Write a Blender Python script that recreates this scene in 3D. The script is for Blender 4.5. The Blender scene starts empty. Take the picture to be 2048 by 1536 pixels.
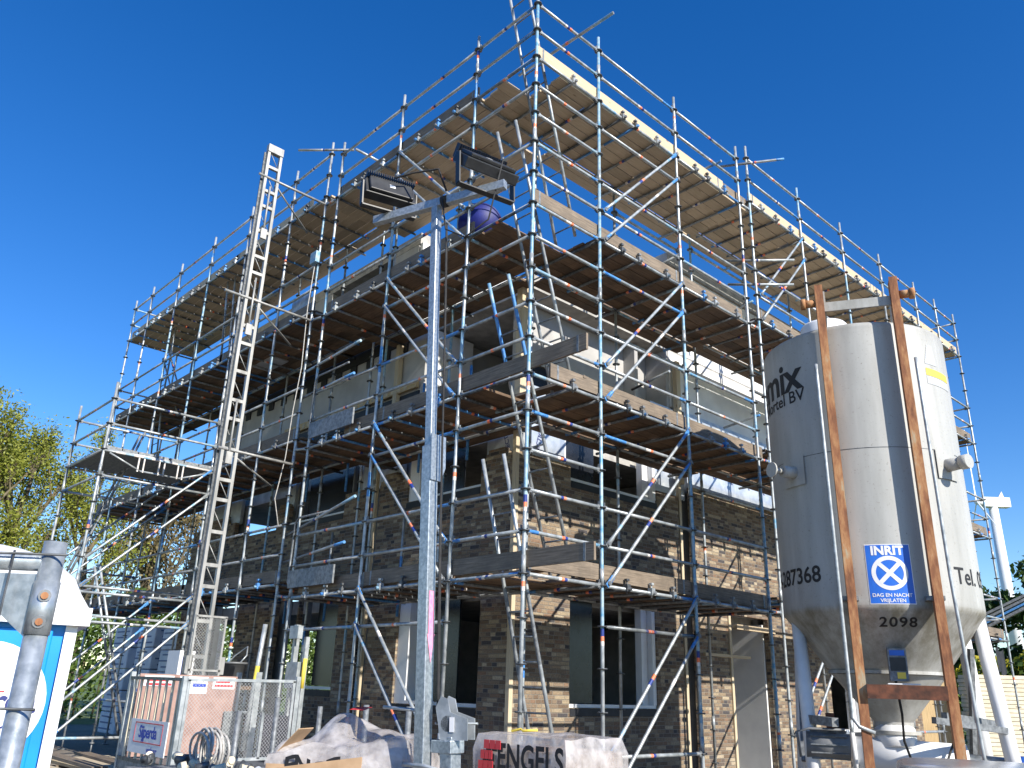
import bpy, bmesh, math, random
from mathutils import Vector, Matrix
R_ = math.radians
rnd = random.Random(7)
scene = bpy.context.scene
COL = scene.collection
PI = math.pi

# ------------------------------------------------------------------ camera
CAM = Vector((7.02143, -6.77094, 1.63468))
yaw, pitch, roll = R_(47.24046), R_(20.27698), R_(1.88793)
fw = Vector((-math.sin(yaw) * math.cos(pitch), math.cos(yaw) * math.cos(pitch), math.sin(pitch)))
rt = Vector((math.cos(yaw), math.sin(yaw), 0)); up = rt.cross(fw)
c_, s_ = math.cos(roll), math.sin(roll)
rt2 = c_ * rt + s_ * up; up2 = -s_ * rt + c_ * up
cam = bpy.data.cameras.new('camera'); cam_o = bpy.data.objects.new('camera', cam); COL.objects.link(cam_o)
cam.sensor_width = 36; cam.lens = 1650.125 / 2048 * 36
cam.clip_start = 0.1; cam.clip_end = 5000
cam_o.matrix_world = Matrix(((rt2.x, up2.x, -fw.x, CAM.x), (rt2.y, up2.y, -fw.y, CAM.y), (rt2.z, up2.z, -fw.z, CAM.z), (0, 0, 0, 1)))
scene.camera = cam_o

# ------------------------------------------------------------------ light
SUN = Vector((0.848, -0.042, 0.527)).normalized()
world = bpy.data.worlds.new('World'); scene.world = world; world.use_nodes = True
wn = world.node_tree.nodes; wl = world.node_tree.links
bg = wn['Background']; sky = wn.new('ShaderNodeTexSky'); sky.sky_type = 'NISHITA'; sky.sun_disc = False
sky.sun_elevation = math.asin(SUN.z); sky.sun_rotation = math.atan2(SUN.x, SUN.y)
sky.altitude = 0; sky.air_density = 1.0; sky.dust_density = 0.0; sky.ozone_density = 3.0
hsv = wn.new('ShaderNodeHueSaturation'); hsv.inputs['Hue'].default_value = 0.512; hsv.inputs['Saturation'].default_value = 1.36; hsv.inputs['Value'].default_value = 1.31
wl.new(sky.outputs[0], hsv.inputs['Color']); wl.new(hsv.outputs[0], bg.inputs[0]); bg.inputs[1].default_value = 0.0935
sl = bpy.data.lights.new('sun', 'SUN'); sl.energy = 5.0; sl.angle = R_(0.53); sl.color = (1, 0.94, 0.84)
so = bpy.data.objects.new('sun', sl); COL.objects.link(so)
so.rotation_euler = SUN.to_track_quat('Z', 'Y').to_euler(); so.location = SUN * 60
scene.view_settings.view_transform = 'Standard'; scene.view_settings.look = 'None'
scene.view_settings.exposure = 0.65; scene.view_settings.gamma = 1.0
scene.cycles.max_bounces = 6; scene.cycles.diffuse_bounces = 2; scene.cycles.glossy_bounces = 3
scene.cycles.use_denoising = True

# ------------------------------------------------------------------ materials
MATS = {}
def newmat(name):
    m = bpy.data.materials.new(name); m.use_nodes = True
    nt = m.node_tree; b = nt.nodes['Principled BSDF']
    MATS[name] = m
    return m, nt, nt.nodes, nt.links, b
def ramp(N, stops, interp='LINEAR'):
    r = N.new('ShaderNodeValToRGB'); cr = r.color_ramp; cr.interpolation = interp
    while len(cr.elements) < len(stops): cr.elements.new(0.5)
    for e, (p, c) in zip(cr.elements, stops): e.position = p; e.color = (*c, 1)
    return r
def noise(N, L, scale, detail=4, rough=0.55, vec=None, mapscale=None, coord='Object'):
    n = N.new('ShaderNodeTexNoise'); n.inputs['Scale'].default_value = scale
    n.inputs['Detail'].default_value = detail; n.inputs['Roughness'].default_value = rough
    if vec is None:
        tc = N.new('ShaderNodeTexCoord'); vec = tc.outputs[coord]
    if mapscale:
        mp = N.new('ShaderNodeMapping'); mp.inputs['Scale'].default_value = mapscale
        L.new(vec, mp.inputs[0]); vec = mp.outputs[0]
    L.new(vec, n.inputs['Vector'])
    return n
def simple(name, c1, c2=None, rough=0.6, metal=0.0, scale=6, bump=0.0, mapscale=None, lo=0.35, hi=0.65, island=0.0, bscale=None, spec=None):
    m, nt, N, L, b = newmat(name)
    b.inputs['Roughness'].default_value = rough; b.inputs['Metallic'].default_value = metal
    if spec is not None: b.inputs['Specular IOR Level'].default_value = spec
    if c2 is None:
        b.inputs['Base Color'].default_value = (*c1, 1)
        if bump:
            n = noise(N, L, bscale or scale, mapscale=mapscale)
            bp = N.new('ShaderNodeBump'); bp.inputs['Strength'].default_value = bump; bp.inputs['Distance'].default_value = 0.01
            L.new(n.outputs[0], bp.inputs['Height']); L.new(bp.outputs[0], b.inputs['Normal'])
        return m
    n = noise(N, L, scale, mapscale=mapscale); r = ramp(N, [(lo, c1), (hi, c2)]); L.new(n.outputs[0], r.inputs[0])
    out = r.outputs[0]
    if island:
        g = N.new('ShaderNodeNewGeometry'); mr = N.new('ShaderNodeMapRange')
        mr.inputs[3].default_value = 1 - island; mr.inputs[4].default_value = 1 + island
        L.new(g.outputs['Random Per Island'], mr.inputs[0])
        vm = N.new('ShaderNodeVectorMath'); vm.operation = 'SCALE'; L.new(out, vm.inputs[0]); L.new(mr.outputs[0], vm.inputs['Scale'])
        out = vm.outputs[0]
    L.new(out, b.inputs['Base Color'])
    if bump:
        n2 = n if not bscale else noise(N, L, bscale, mapscale=mapscale)
        bp = N.new('ShaderNodeBump'); bp.inputs['Strength'].default_value = bump; bp.inputs['Distance'].default_value = 0.01
        L.new(n2.outputs[0], bp.inputs['Height']); L.new(bp.outputs[0], b.inputs['Normal'])
    return m
def wood(name, dark, light, island=0.3, knots=True, dirt=None, dirt_amt=0.5):
    m, nt, N, L, b = newmat(name); b.inputs['Roughness'].default_value = 0.75
    uv = N.new('ShaderNodeUVMap').outputs[0]
    n = noise(N, L, 6, 6, 0.65, uv, (0.5, 9, 1)); r = ramp(N, [(0.3, dark), (0.7, light)]); L.new(n.outputs[0], r.inputs[0])
    out = r.outputs[0]
    if knots:
        v = N.new('ShaderNodeTexVoronoi'); v.inputs['Scale'].default_value = 2.2
        mp = N.new('ShaderNodeMapping'); mp.inputs['Scale'].default_value = (0.8, 2.6, 1); L.new(uv, mp.inputs[0]); L.new(mp.outputs[0], v.inputs['Vector'])
        kr = ramp(N, [(0.03, (0.35, 0.25, 0.18)), (0.09, (1, 1, 1))]); L.new(v.outputs['Distance'], kr.inputs[0])
        mx = N.new('ShaderNodeMix'); mx.data_type = 'RGBA'; mx.blend_type = 'MULTIPLY'; mx.inputs[0].default_value = 1
        L.new(out, mx.inputs[6]); L.new(kr.outputs[0], mx.inputs[7]); out = mx.outputs[2]
    if dirt:
        n3 = noise(N, L, 1.6, 5, 0.7); dr = ramp(N, [(0.45, (0, 0, 0)), (0.7, (dirt_amt,) * 3)]); L.new(n3.outputs[0], dr.inputs[0])
        mx = N.new('ShaderNodeMix'); mx.data_type = 'RGBA'; L.new(dr.outputs[0], mx.inputs[0]); L.new(out, mx.inputs[6]); mx.inputs[7].default_value = (*dirt, 1); out = mx.outputs[2]
    g = N.new('ShaderNodeNewGeometry'); mr = N.new('ShaderNodeMapRange'); mr.inputs[3].default_value = 1 - island; mr.inputs[4].default_value = 1 + island
    L.new(g.outputs['Random Per Island'], mr.inputs[0])
    vm = N.new('ShaderNodeVectorMath'); vm.operation = 'SCALE'; L.new(out, vm.inputs[0]); L.new(mr.outputs[0], vm.inputs['Scale'])
    L.new(vm.outputs[0], b.inputs['Base Color'])
    bp = N.new('ShaderNodeBump'); bp.inputs['Strength'].default_value = 0.35; bp.inputs['Distance'].default_value = 0.004
    L.new(n.outputs[0], bp.inputs['Height']); L.new(bp.outputs[0], b.inputs['Normal'])
    return m
simple('galv', (0.25, 0.275, 0.285), (0.45, 0.475, 0.485), 0.42, 0.35, 9, 0.02, island=0.18)
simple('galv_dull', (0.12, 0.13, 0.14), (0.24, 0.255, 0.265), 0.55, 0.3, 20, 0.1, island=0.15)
simple('alu_dull', (0.25, 0.25, 0.24), (0.40, 0.40, 0.385), 0.5, 0.3, 8, 0.05, mapscale=(1, 1, .3))
simple('galv_flake', (0.27, 0.31, 0.34), (0.46, 0.50, 0.53), 0.36, 0.55, 45, 0.06)
simple('blue_paint', (0.02, 0.13, 0.42), (0.12, 0.34, 0.62), 0.5, 0.0, 22, 0.05, lo=0.3, hi=0.75)
simple('pale_blue', (0.07, 0.26, 0.45), (0.33, 0.43, 0.48), 0.5, 0.1, 14, 0.02, lo=.3, hi=.6)
simple('orange_tape', (0.85, 0.16, 0.05), (0.75, 0.30, 0.18), 0.5)
simple('navy_tape', (0.01, 0.03, 0.20), (0.03, 0.06, 0.25), 0.5)
simple('white_tape', (0.75, 0.70, 0.66), (0.6, 0.55, 0.5), 0.5)
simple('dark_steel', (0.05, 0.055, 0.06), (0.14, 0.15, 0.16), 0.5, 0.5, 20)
SC = ['galv', 'blue_paint', 'pale_blue', 'orange_tape', 'navy_tape', 'white_tape', 'dark_steel', 'galv_dull']
wood('plank_old', (0.075, 0.046, 0.026), (0.22, 0.14, 0.08), 0.5, dirt=(0.05, 0.035, 0.025), dirt_amt=0.75)
wood('plank_new', (0.38, 0.29, 0.185), (0.52, 0.42, 0.29), 0.2)
wood('board_weathered', (0.095, 0.073, 0.052), (0.28, 0.22, 0.16), 0.3, dirt=(0.10, 0.08, 0.06), dirt_amt=0.8)
wood('board_new', (0.43, 0.335, 0.215), (0.56, 0.455, 0.315), 0.1)
wood('timber_pale', (0.42, 0.34, 0.225), (0.57, 0.48, 0.34), 0.15)
wood('osb', (0.36, 0.25, 0.12), (0.60, 0.44, 0.24), 0.2)
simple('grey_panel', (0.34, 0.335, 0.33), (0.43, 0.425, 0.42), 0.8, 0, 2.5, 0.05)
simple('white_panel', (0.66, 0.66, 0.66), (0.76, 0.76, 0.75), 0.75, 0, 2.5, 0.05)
simple('foil', (0.40, 0.46, 0.54), (0.62, 0.66, 0.70), 0.32, 0.35, 4, 0.25, bscale=9)
simple('black_membrane', (0.008, 0.009, 0.012), (0.02, 0.022, 0.028), 0.6, 0, 6, 0.1)
simple('concrete', (0.30, 0.29, 0.27), (0.45, 0.43, 0.40), 0.85, 0, 5, 0.2)
simple('block_grey', (0.34, 0.35, 0.36), (0.46, 0.47, 0.48), 0.85, 0, 4, 0.1)
simple('window_white', (0.70, 0.71, 0.73), (0.78, 0.79, 0.80), 0.4, 0, 4)
simple('window_dark', (0.012, 0.014, 0.018), (0.025, 0.028, 0.035), 0.25, 0, 4)
def rustmat():
    m, nt, N, L, b = newmat('rust'); b.inputs['Roughness'].default_value = 0.8
    n = noise(N, L, 7, 7, 0.7, mapscale=(1, 1, 0.25)); r = ramp(N, [(0.32, (0.10, 0.04, 0.02)), (0.46, (0.26, 0.105, 0.045)), (0.58, (0.42, 0.21, 0.09)), (0.66, (0.40, 0.33, 0.22))]); L.new(n.outputs[0], r.inputs[0]); L.new(r.outputs[0], b.inputs['Base Color'])
    bp = N.new('ShaderNodeBump'); bp.inputs['Strength'].default_value = 0.5; bp.inputs['Distance'].default_value = 0.01; L.new(n.outputs[0], bp.inputs['Height']); L.new(bp.outputs[0], b.inputs['Normal'])
rustmat()
simple('rust_dark', (0.06, 0.025, 0.015), (0.17, 0.06, 0.03), 0.8, 0.1, 9, 0.3)
simple('blue_plastic', (0.0, 0.22, 0.66), (0.005, 0.27, 0.74), 0.38, 0, 3, 0.03)
simple('white_plastic', (0.66, 0.67, 0.68), (0.78, 0.78, 0.78), 0.45, 0, 3, 0.05)
simple('black_plastic', (0.012, 0.013, 0.015), (0.03, 0.032, 0.035), 0.45, 0, 10, 0.05)
simple('grey_plastic', (0.12, 0.125, 0.13), (0.18, 0.185, 0.19), 0.5, 0, 6)
simple('dark_blue_plastic', (0.004, 0.010, 0.13), (0.008, 0.016, 0.2), 0.55, 0, 6)
simple('ink_black', (0.012, 0.012, 0.014), rough=0.6)
simple('ink_navy', (0.02, 0.03, 0.16), rough=0.6)
simple('ink_fade', (0.10, 0.15, 0.28), rough=0.6)
simple('ink_blue', (0.02, 0.06, 0.42), rough=0.6)
simple('sign_blue', (0.015, 0.12, 0.55), (0.02, 0.15, 0.62), 0.45, 0, 5)
simple('sign_white', (0.78, 0.78, 0.78), (0.72, 0.72, 0.73), 0.45, 0, 8)
simple('ink_red', (0.62, 0.04, 0.05), rough=0.5)
simple('ink_grey', (0.42, 0.44, 0.46), rough=0.6)
simple('ink_yellow', (0.80, 0.60, 0.08), rough=0.6)
simple('pink_paint', (0.85, 0.22, 0.42), (0.75, 0.35, 0.45), 0.6, 0, 30)
simple('plywood_brown', (0.30, 0.18, 0.15), (0.40, 0.26, 0.22), 0.45, 0, 7, 0.05)
simple('film', (0.46, 0.42, 0.40), (0.66, 0.63, 0.62), 0.22, 0.0, 7, 0.7, lo=0.3, hi=0.7, bscale=14)
simple('cardboard', (0.42, 0.27, 0.15), (0.52, 0.35, 0.21), 0.8, 0, 8)
simple('chrome', (0.62, 0.63, 0.65), (0.75, 0.76, 0.78), 0.22, 0.85, 6)
simple('car_paint', (0.30, 0.31, 0.33), (0.34, 0.35, 0.37), 0.25, 0.6, 6)
simple('glass_dark', (0.006, 0.008, 0.010), (0.01, 0.012, 0.015), 0.06, 0, 4, spec=0.5)
simple('rubber', (0.015, 0.015, 0.016), (0.03, 0.03, 0.03), 0.8, 0, 20)
simple('bark', (0.07, 0.055, 0.035), (0.17, 0.14, 0.08), 0.9, 0, 6, 0.5, mapscale=(1, 1, 0.2))
simple('turbine_white', (0.72, 0.73, 0.74), (0.78, 0.78, 0.79), 0.4, 0, 1)
simple('insul_wrap', (0.46, 0.52, 0.60), (0.58, 0.63, 0.70), 0.5, 0, 3, 0.1)
simple('hose', (0.32, 0.31, 0.29), (0.48, 0.46, 0.43), 0.6, 0, 30)
simple('cream', (0.62, 0.54, 0.38), (0.74, 0.66, 0.50), 0.7, 0, 6, 0.1)
def leafmat(name, c1, c2, c3):
    m, nt, N, L, b = newmat(name); b.inputs['Roughness'].default_value = 0.55
    g = N.new('ShaderNodeNewGeometry'); r = ramp(N, [(0.0, c1), (0.5, c2), (1.0, c3)]); L.new(g.outputs['Random Per Island'], r.inputs[0])
    L.new(r.outputs[0], b.inputs['Base Color'])
    tr = N.new('ShaderNodeBsdfTranslucent'); L.new(r.outputs[0], tr.inputs[0])
    mx = N.new('ShaderNodeMixShader'); mx.inputs[0].default_value = 0.35
    L.new(b.outputs[0], mx.inputs[1]); L.new(tr.outputs[0], mx.inputs[2]); L.new(mx.outputs[0], N['Material Output'].inputs[0])
_f = MATS['film'].node_tree; _n = noise(_f.nodes, _f.links, 6, 4, 0.6); _r = ramp(_f.nodes, [(0.35, (0.30,) * 3), (0.65, (0.80,) * 3)]); _f.links.new(_n.outputs[0], _r.inputs[0]); _f.links.new(_r.outputs[0], _f.nodes['Principled BSDF'].inputs['Alpha'])
leafmat('leaf_spring', (0.17, 0.20, 0.025), (0.26, 0.29, 0.04), (0.36, 0.37, 0.06))
leafmat('leaf_bud', (0.16, 0.12, 0.05), (0.22, 0.17, 0.07), (0.28, 0.23, 0.10))
leafmat('leaf_dark', (0.025, 0.06, 0.01), (0.05, 0.10, 0.02), (0.10, 0.16, 0.035))
leafmat('leaf_hedge', (0.05, 0.10, 0.015), (0.10, 0.17, 0.03), (0.17, 0.24, 0.05))
leafmat('flower_yellow', (0.55, 0.45, 0.02), (0.70, 0.58, 0.04), (0.80, 0.70, 0.08))
def brickmat():
    m, nt, N, L, b = newmat('brick'); b.inputs['Roughness'].default_value = 0.85
    def M(op, a, b_=None, c=None):
        n = N.new('ShaderNodeMath'); n.operation = op
        for i, v in enumerate((a, b_, c)):
            if v is None: continue
            if isinstance(v, (int, float)): n.inputs[i].default_value = v
            else: L.new(v, n.inputs[i])
        return n.outputs[0]
    tc = N.new('ShaderNodeTexCoord'); sp = N.new('ShaderNodeSeparateXYZ')
    nz = N.new('ShaderNodeTexNoise'); nz.inputs['Scale'].default_value = 9; nz.inputs['Detail'].default_value = 3
    L.new(tc.outputs['Object'], nz.inputs['Vector'])
    vs = N.new('ShaderNodeVectorMath'); vs.operation = 'MULTIPLY_ADD'; L.new(nz.outputs['Color'], vs.inputs[0]); vs.inputs[1].default_value = (0.010, 0.010, 0.012)
    L.new(tc.outputs['Object'], vs.inputs[2]); L.new(vs.outputs[0], sp.inputs[0])
    u = M('ADD', sp.outputs[0], sp.outputs[1]); z = sp.outputs[2]
    H, W = 0.0605, 0.222
    row = M('FLOOR', M('DIVIDE', z, H)); fz = M('FRACT', M('DIVIDE', z, H))
    wn1 = N.new('ShaderNodeTexWhiteNoise'); wn1.noise_dimensions = '1D'; L.new(row, wn1.inputs['W'])
    uo = M('ADD', M('DIVIDE', u, W), M('ADD', M('MULTIPLY', wn1.outputs['Value'], 0.6), M('MULTIPLY', row, 0.5)))
    col = M('FLOOR', uo); fu = M('FRACT', uo)
    cv = N.new('ShaderNodeCombineXYZ'); L.new(col, cv.inputs[0]); L.new(row, cv.inputs[1])
    wn2 = N.new('ShaderNodeTexWhiteNoise'); wn2.noise_dimensions = '2D'; L.new(cv.outputs[0], wn2.inputs['Vector'])
    split = M('GREATER_THAN', wn2.outputs['Value'], 0.62)
    half = M('MULTIPLY', split, M('FLOOR', M('MULTIPLY', fu, 2)))
    fus = M('FRACT', M('MULTIPLY', fu, M('ADD', split, 1)))
    bw = M('DIVIDE', W, M('ADD', split, 1))
    cv2 = N.new('ShaderNodeCombineXYZ'); L.new(M('ADD', col, M('MULTIPLY', half, 0.37)), cv2.inputs[0]); L.new(row, cv2.inputs[1]); cv2.inputs[2].default_value = 3.3
    wn3 = N.new('ShaderNodeTexWhiteNoise'); wn3.noise_dimensions = '3D'; L.new(cv2.outputs[0], wn3.inputs['Vector'])
    cr = ramp(N, [(0, (0.143, 0.097, 0.063)), (0.18, (0.244, 0.181, 0.118)), (0.38, (0.197, 0.143, 0.097)), (0.54, (0.302, 0.239, 0.160)), (0.64, (0.118, 0.088, 0.071)), (0.77, (0.059, 0.053, 0.055)), (0.86, (0.202, 0.126, 0.080)), (0.93, (0.370, 0.302, 0.210))], 'CONSTANT')
    L.new(wn3.outputs['Value'], cr.inputs[0])
    nf = N.new('ShaderNodeTexNoise'); nf.inputs['Scale'].default_value = 40; nf.inputs['Detail'].default_value = 5; L.new(tc.outputs['Object'], nf.inputs['Vector'])
    mr = N.new('ShaderNodeMapRange'); mr.inputs[3].default_value = 0.72; mr.inputs[4].default_value = 1.25; mr.inputs[1].default_value = 0.3; mr.inputs[2].default_value = 0.7; L.new(nf.outputs[0], mr.inputs[0])
    vm = N.new('ShaderNodeVectorMath'); vm.operation = 'SCALE'; L.new(cr.outputs[0], vm.inputs[0]); L.new(mr.outputs[0], vm.inputs['Scale'])
    # distance to the brick's edge in metres
    du = M('MULTIPLY', M('MINIMUM', fus, M('SUBTRACT', 1, fus)), bw)
    dz = M('MULTIPLY', M('MINIMUM', fz, M('SUBTRACT', 1, fz)), H)
    d = M('MINIMUM', du, dz)
    ms = N.new('ShaderNodeMapRange'); ms.inputs[1].default_value = 0.0032; ms.inputs[2].default_value = 0.0068; L.new(d, ms.inputs[0])
    mx = N.new('ShaderNodeMix'); mx.data_type = 'RGBA'; L.new(ms.outputs[0], mx.inputs[0]); mx.inputs[6].default_value = (0.25, 0.22, 0.18, 1); L.new(vm.outputs[0], mx.inputs[7])
    L.new(mx.outputs[2], b.inputs['Base Color'])
    hh = M('ADD', ms.outputs[0], M('MULTIPLY', nf.outputs[0], 0.35))
    bp = N.new('ShaderNodeBump'); bp.inputs['Strength'].default_value = 0.9; bp.inputs['Distance'].default_value = 0.012
    L.new(hh, bp.inputs['Height']); L.new(bp.outputs[0], b.inputs['Normal'])
brickmat()
def silomat():
    m, nt, N, L, b = newmat('silo_paint'); b.inputs['Roughness'].default_value = 0.5
    n1 = noise(N, L, 3, 6, 0.6, mapscale=(1, 1, 0.12)); r1 = ramp(N, [(0.25, (0.31, 0.31, 0.29)), (0.6, (0.44, 0.44, 0.42))]); L.new(n1.outputs[0], r1.inputs[0])
    n2 = noise(N, L, 38, 3, 0.7); r2 = ramp(N, [(0.30, (0.45, 0.42, 0.36)), (0.38, (1, 1, 1))]); L.new(n2.outputs[0], r2.inputs[0])
    mx = N.new('ShaderNodeMix'); mx.data_type = 'RGBA'; mx.blend_type = 'MULTIPLY'; mx.inputs[0].default_value = 0.65
    L.new(r1.outputs[0], mx.inputs[6]); L.new(r2.outputs[0], mx.inputs[7])
    # grime band at the knuckle between tank and cone and along the top rim
    tc = N.new('ShaderNodeTexCoord'); sp = N.new('ShaderNodeSeparateXYZ'); L.new(tc.outputs['Object'], sp.inputs[0])
    zr = ramp(N, [(0.0, (0.3,) * 3), (0.24, (0.55,) * 3), (0.31, (0.95,) * 3), (0.333, (1,) * 3), (0.342, (0.3,) * 3), (0.40, (0.08,) * 3), (0.76, (0.15,) * 3), (0.788, (0.5,) * 3), (1, (0.8,) * 3)])
    dv = N.new('ShaderNodeMath'); dv.operation = 'DIVIDE'; dv.inputs[1].default_value = 8.0; L.new(sp.outputs[2], dv.inputs[0]); L.new(dv.outputs[0], zr.inputs[0])
    n3 = noise(N, L, 4, 6, 0.7, mapscale=(1, 1, 0.3)); r3 = ramp(N, [(0.34, (0, 0, 0)), (0.62, (0.85, 0.85, 0.85))]); L.new(n3.outputs[0], r3.inputs[0])
    ml = N.new('ShaderNodeMath'); ml.operation = 'MULTIPLY'; L.new(zr.outputs[0], ml.inputs[0]); L.new(r3.outputs[0], ml.inputs[1])
    mx2 = N.new('ShaderNodeMix'); mx2.data_type = 'RGBA'; L.new(ml.outputs[0], mx2.inputs[0]); L.new(mx.outputs[2], mx2.inputs[6]); mx2.inputs[7].default_value = (0.13, 0.115, 0.075, 1)
    L.new(mx2.outputs[2], b.inputs['Base Color'])
silomat()
def groundmat():
    m, nt, N, L, b = newmat('sandy_ground'); b.inputs['Roughness'].default_value = 0.95
    n1 = noise(N, L, 0.35, 6, 0.65); r1 = ramp(N, [(0.3, (0.17, 0.145, 0.11)), (0.7, (0.32, 0.28, 0.225))]); L.new(n1.outputs[0], r1.inputs[0])
    n2 = noise(N, L, 14, 8, 0.75); r2 = ramp(N, [(0.3, (0.6, 0.58, 0.55)), (0.7, (1.15, 1.12, 1.1))]); L.new(n2.outputs[0], r2.inputs[0])
    mx = N.new('ShaderNodeMix'); mx.data_type = 'RGBA'; mx.blend_type = 'MULTIPLY'; mx.inputs[0].default_value = 1
    L.new(r1.outputs[0], mx.inputs[6]); L.new(r2.outputs[0], mx.inputs[7]); L.new(mx.outputs[2], b.inputs['Base Color'])
    bp = N.new('ShaderNodeBump'); bp.inputs['Strength'].default_value = 0.6; bp.inputs['Distance'].default_value = 0.04; L.new(n2.outputs[0], bp.inputs['Height']); L.new(bp.outputs[0], b.inputs['Normal'])
groundmat()
simple('grass_field', (0.06, 0.10, 0.02), (0.13, 0.17, 0.04), 0.9, 0, 0.2, 0.3, bscale=6)
def meshmat():   # woven wire mesh: real holes through alpha
    m, nt, N, L, b = newmat('wire_mesh'); b.inputs['Base Color'].default_value = (0.40, 0.41, 0.41, 1); b.inputs['Metallic'].default_value = 0.4; b.inputs['Roughness'].default_value = 0.5
    uv = N.new('ShaderNodeUVMap').outputs[0]; sp = N.new('ShaderNodeSeparateXYZ'); L.new(uv, sp.inputs[0])
    def line(sign):
        a = N.new('ShaderNodeMath'); a.operation = 'ADD' if sign > 0 else 'SUBTRACT'; L.new(sp.outputs[0], a.inputs[0]); L.new(sp.outputs[1], a.inputs[1])
        d = N.new('ShaderNodeMath'); d.operation = 'DIVIDE'; d.inputs[1].default_value = 0.045; L.new(a.outputs[0], d.inputs[0])
        f = N.new('ShaderNodeMath'); f.operation = 'FRACT'; L.new(d.outputs[0], f.inputs[0])
        g = N.new('ShaderNodeMath'); g.operation = 'LESS_THAN'; g.inputs[1].default_value = 0.13; L.new(f.outputs[0], g.inputs[0]); return g.outputs[0]
    mxm = N.new('ShaderNodeMath'); mxm.operation = 'MAXIMUM'; L.new(line(1), mxm.inputs[0]); L.new(line(-1), mxm.inputs[1]); L.new(mxm.outputs[0], b.inputs['Alpha'])
meshmat()

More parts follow.
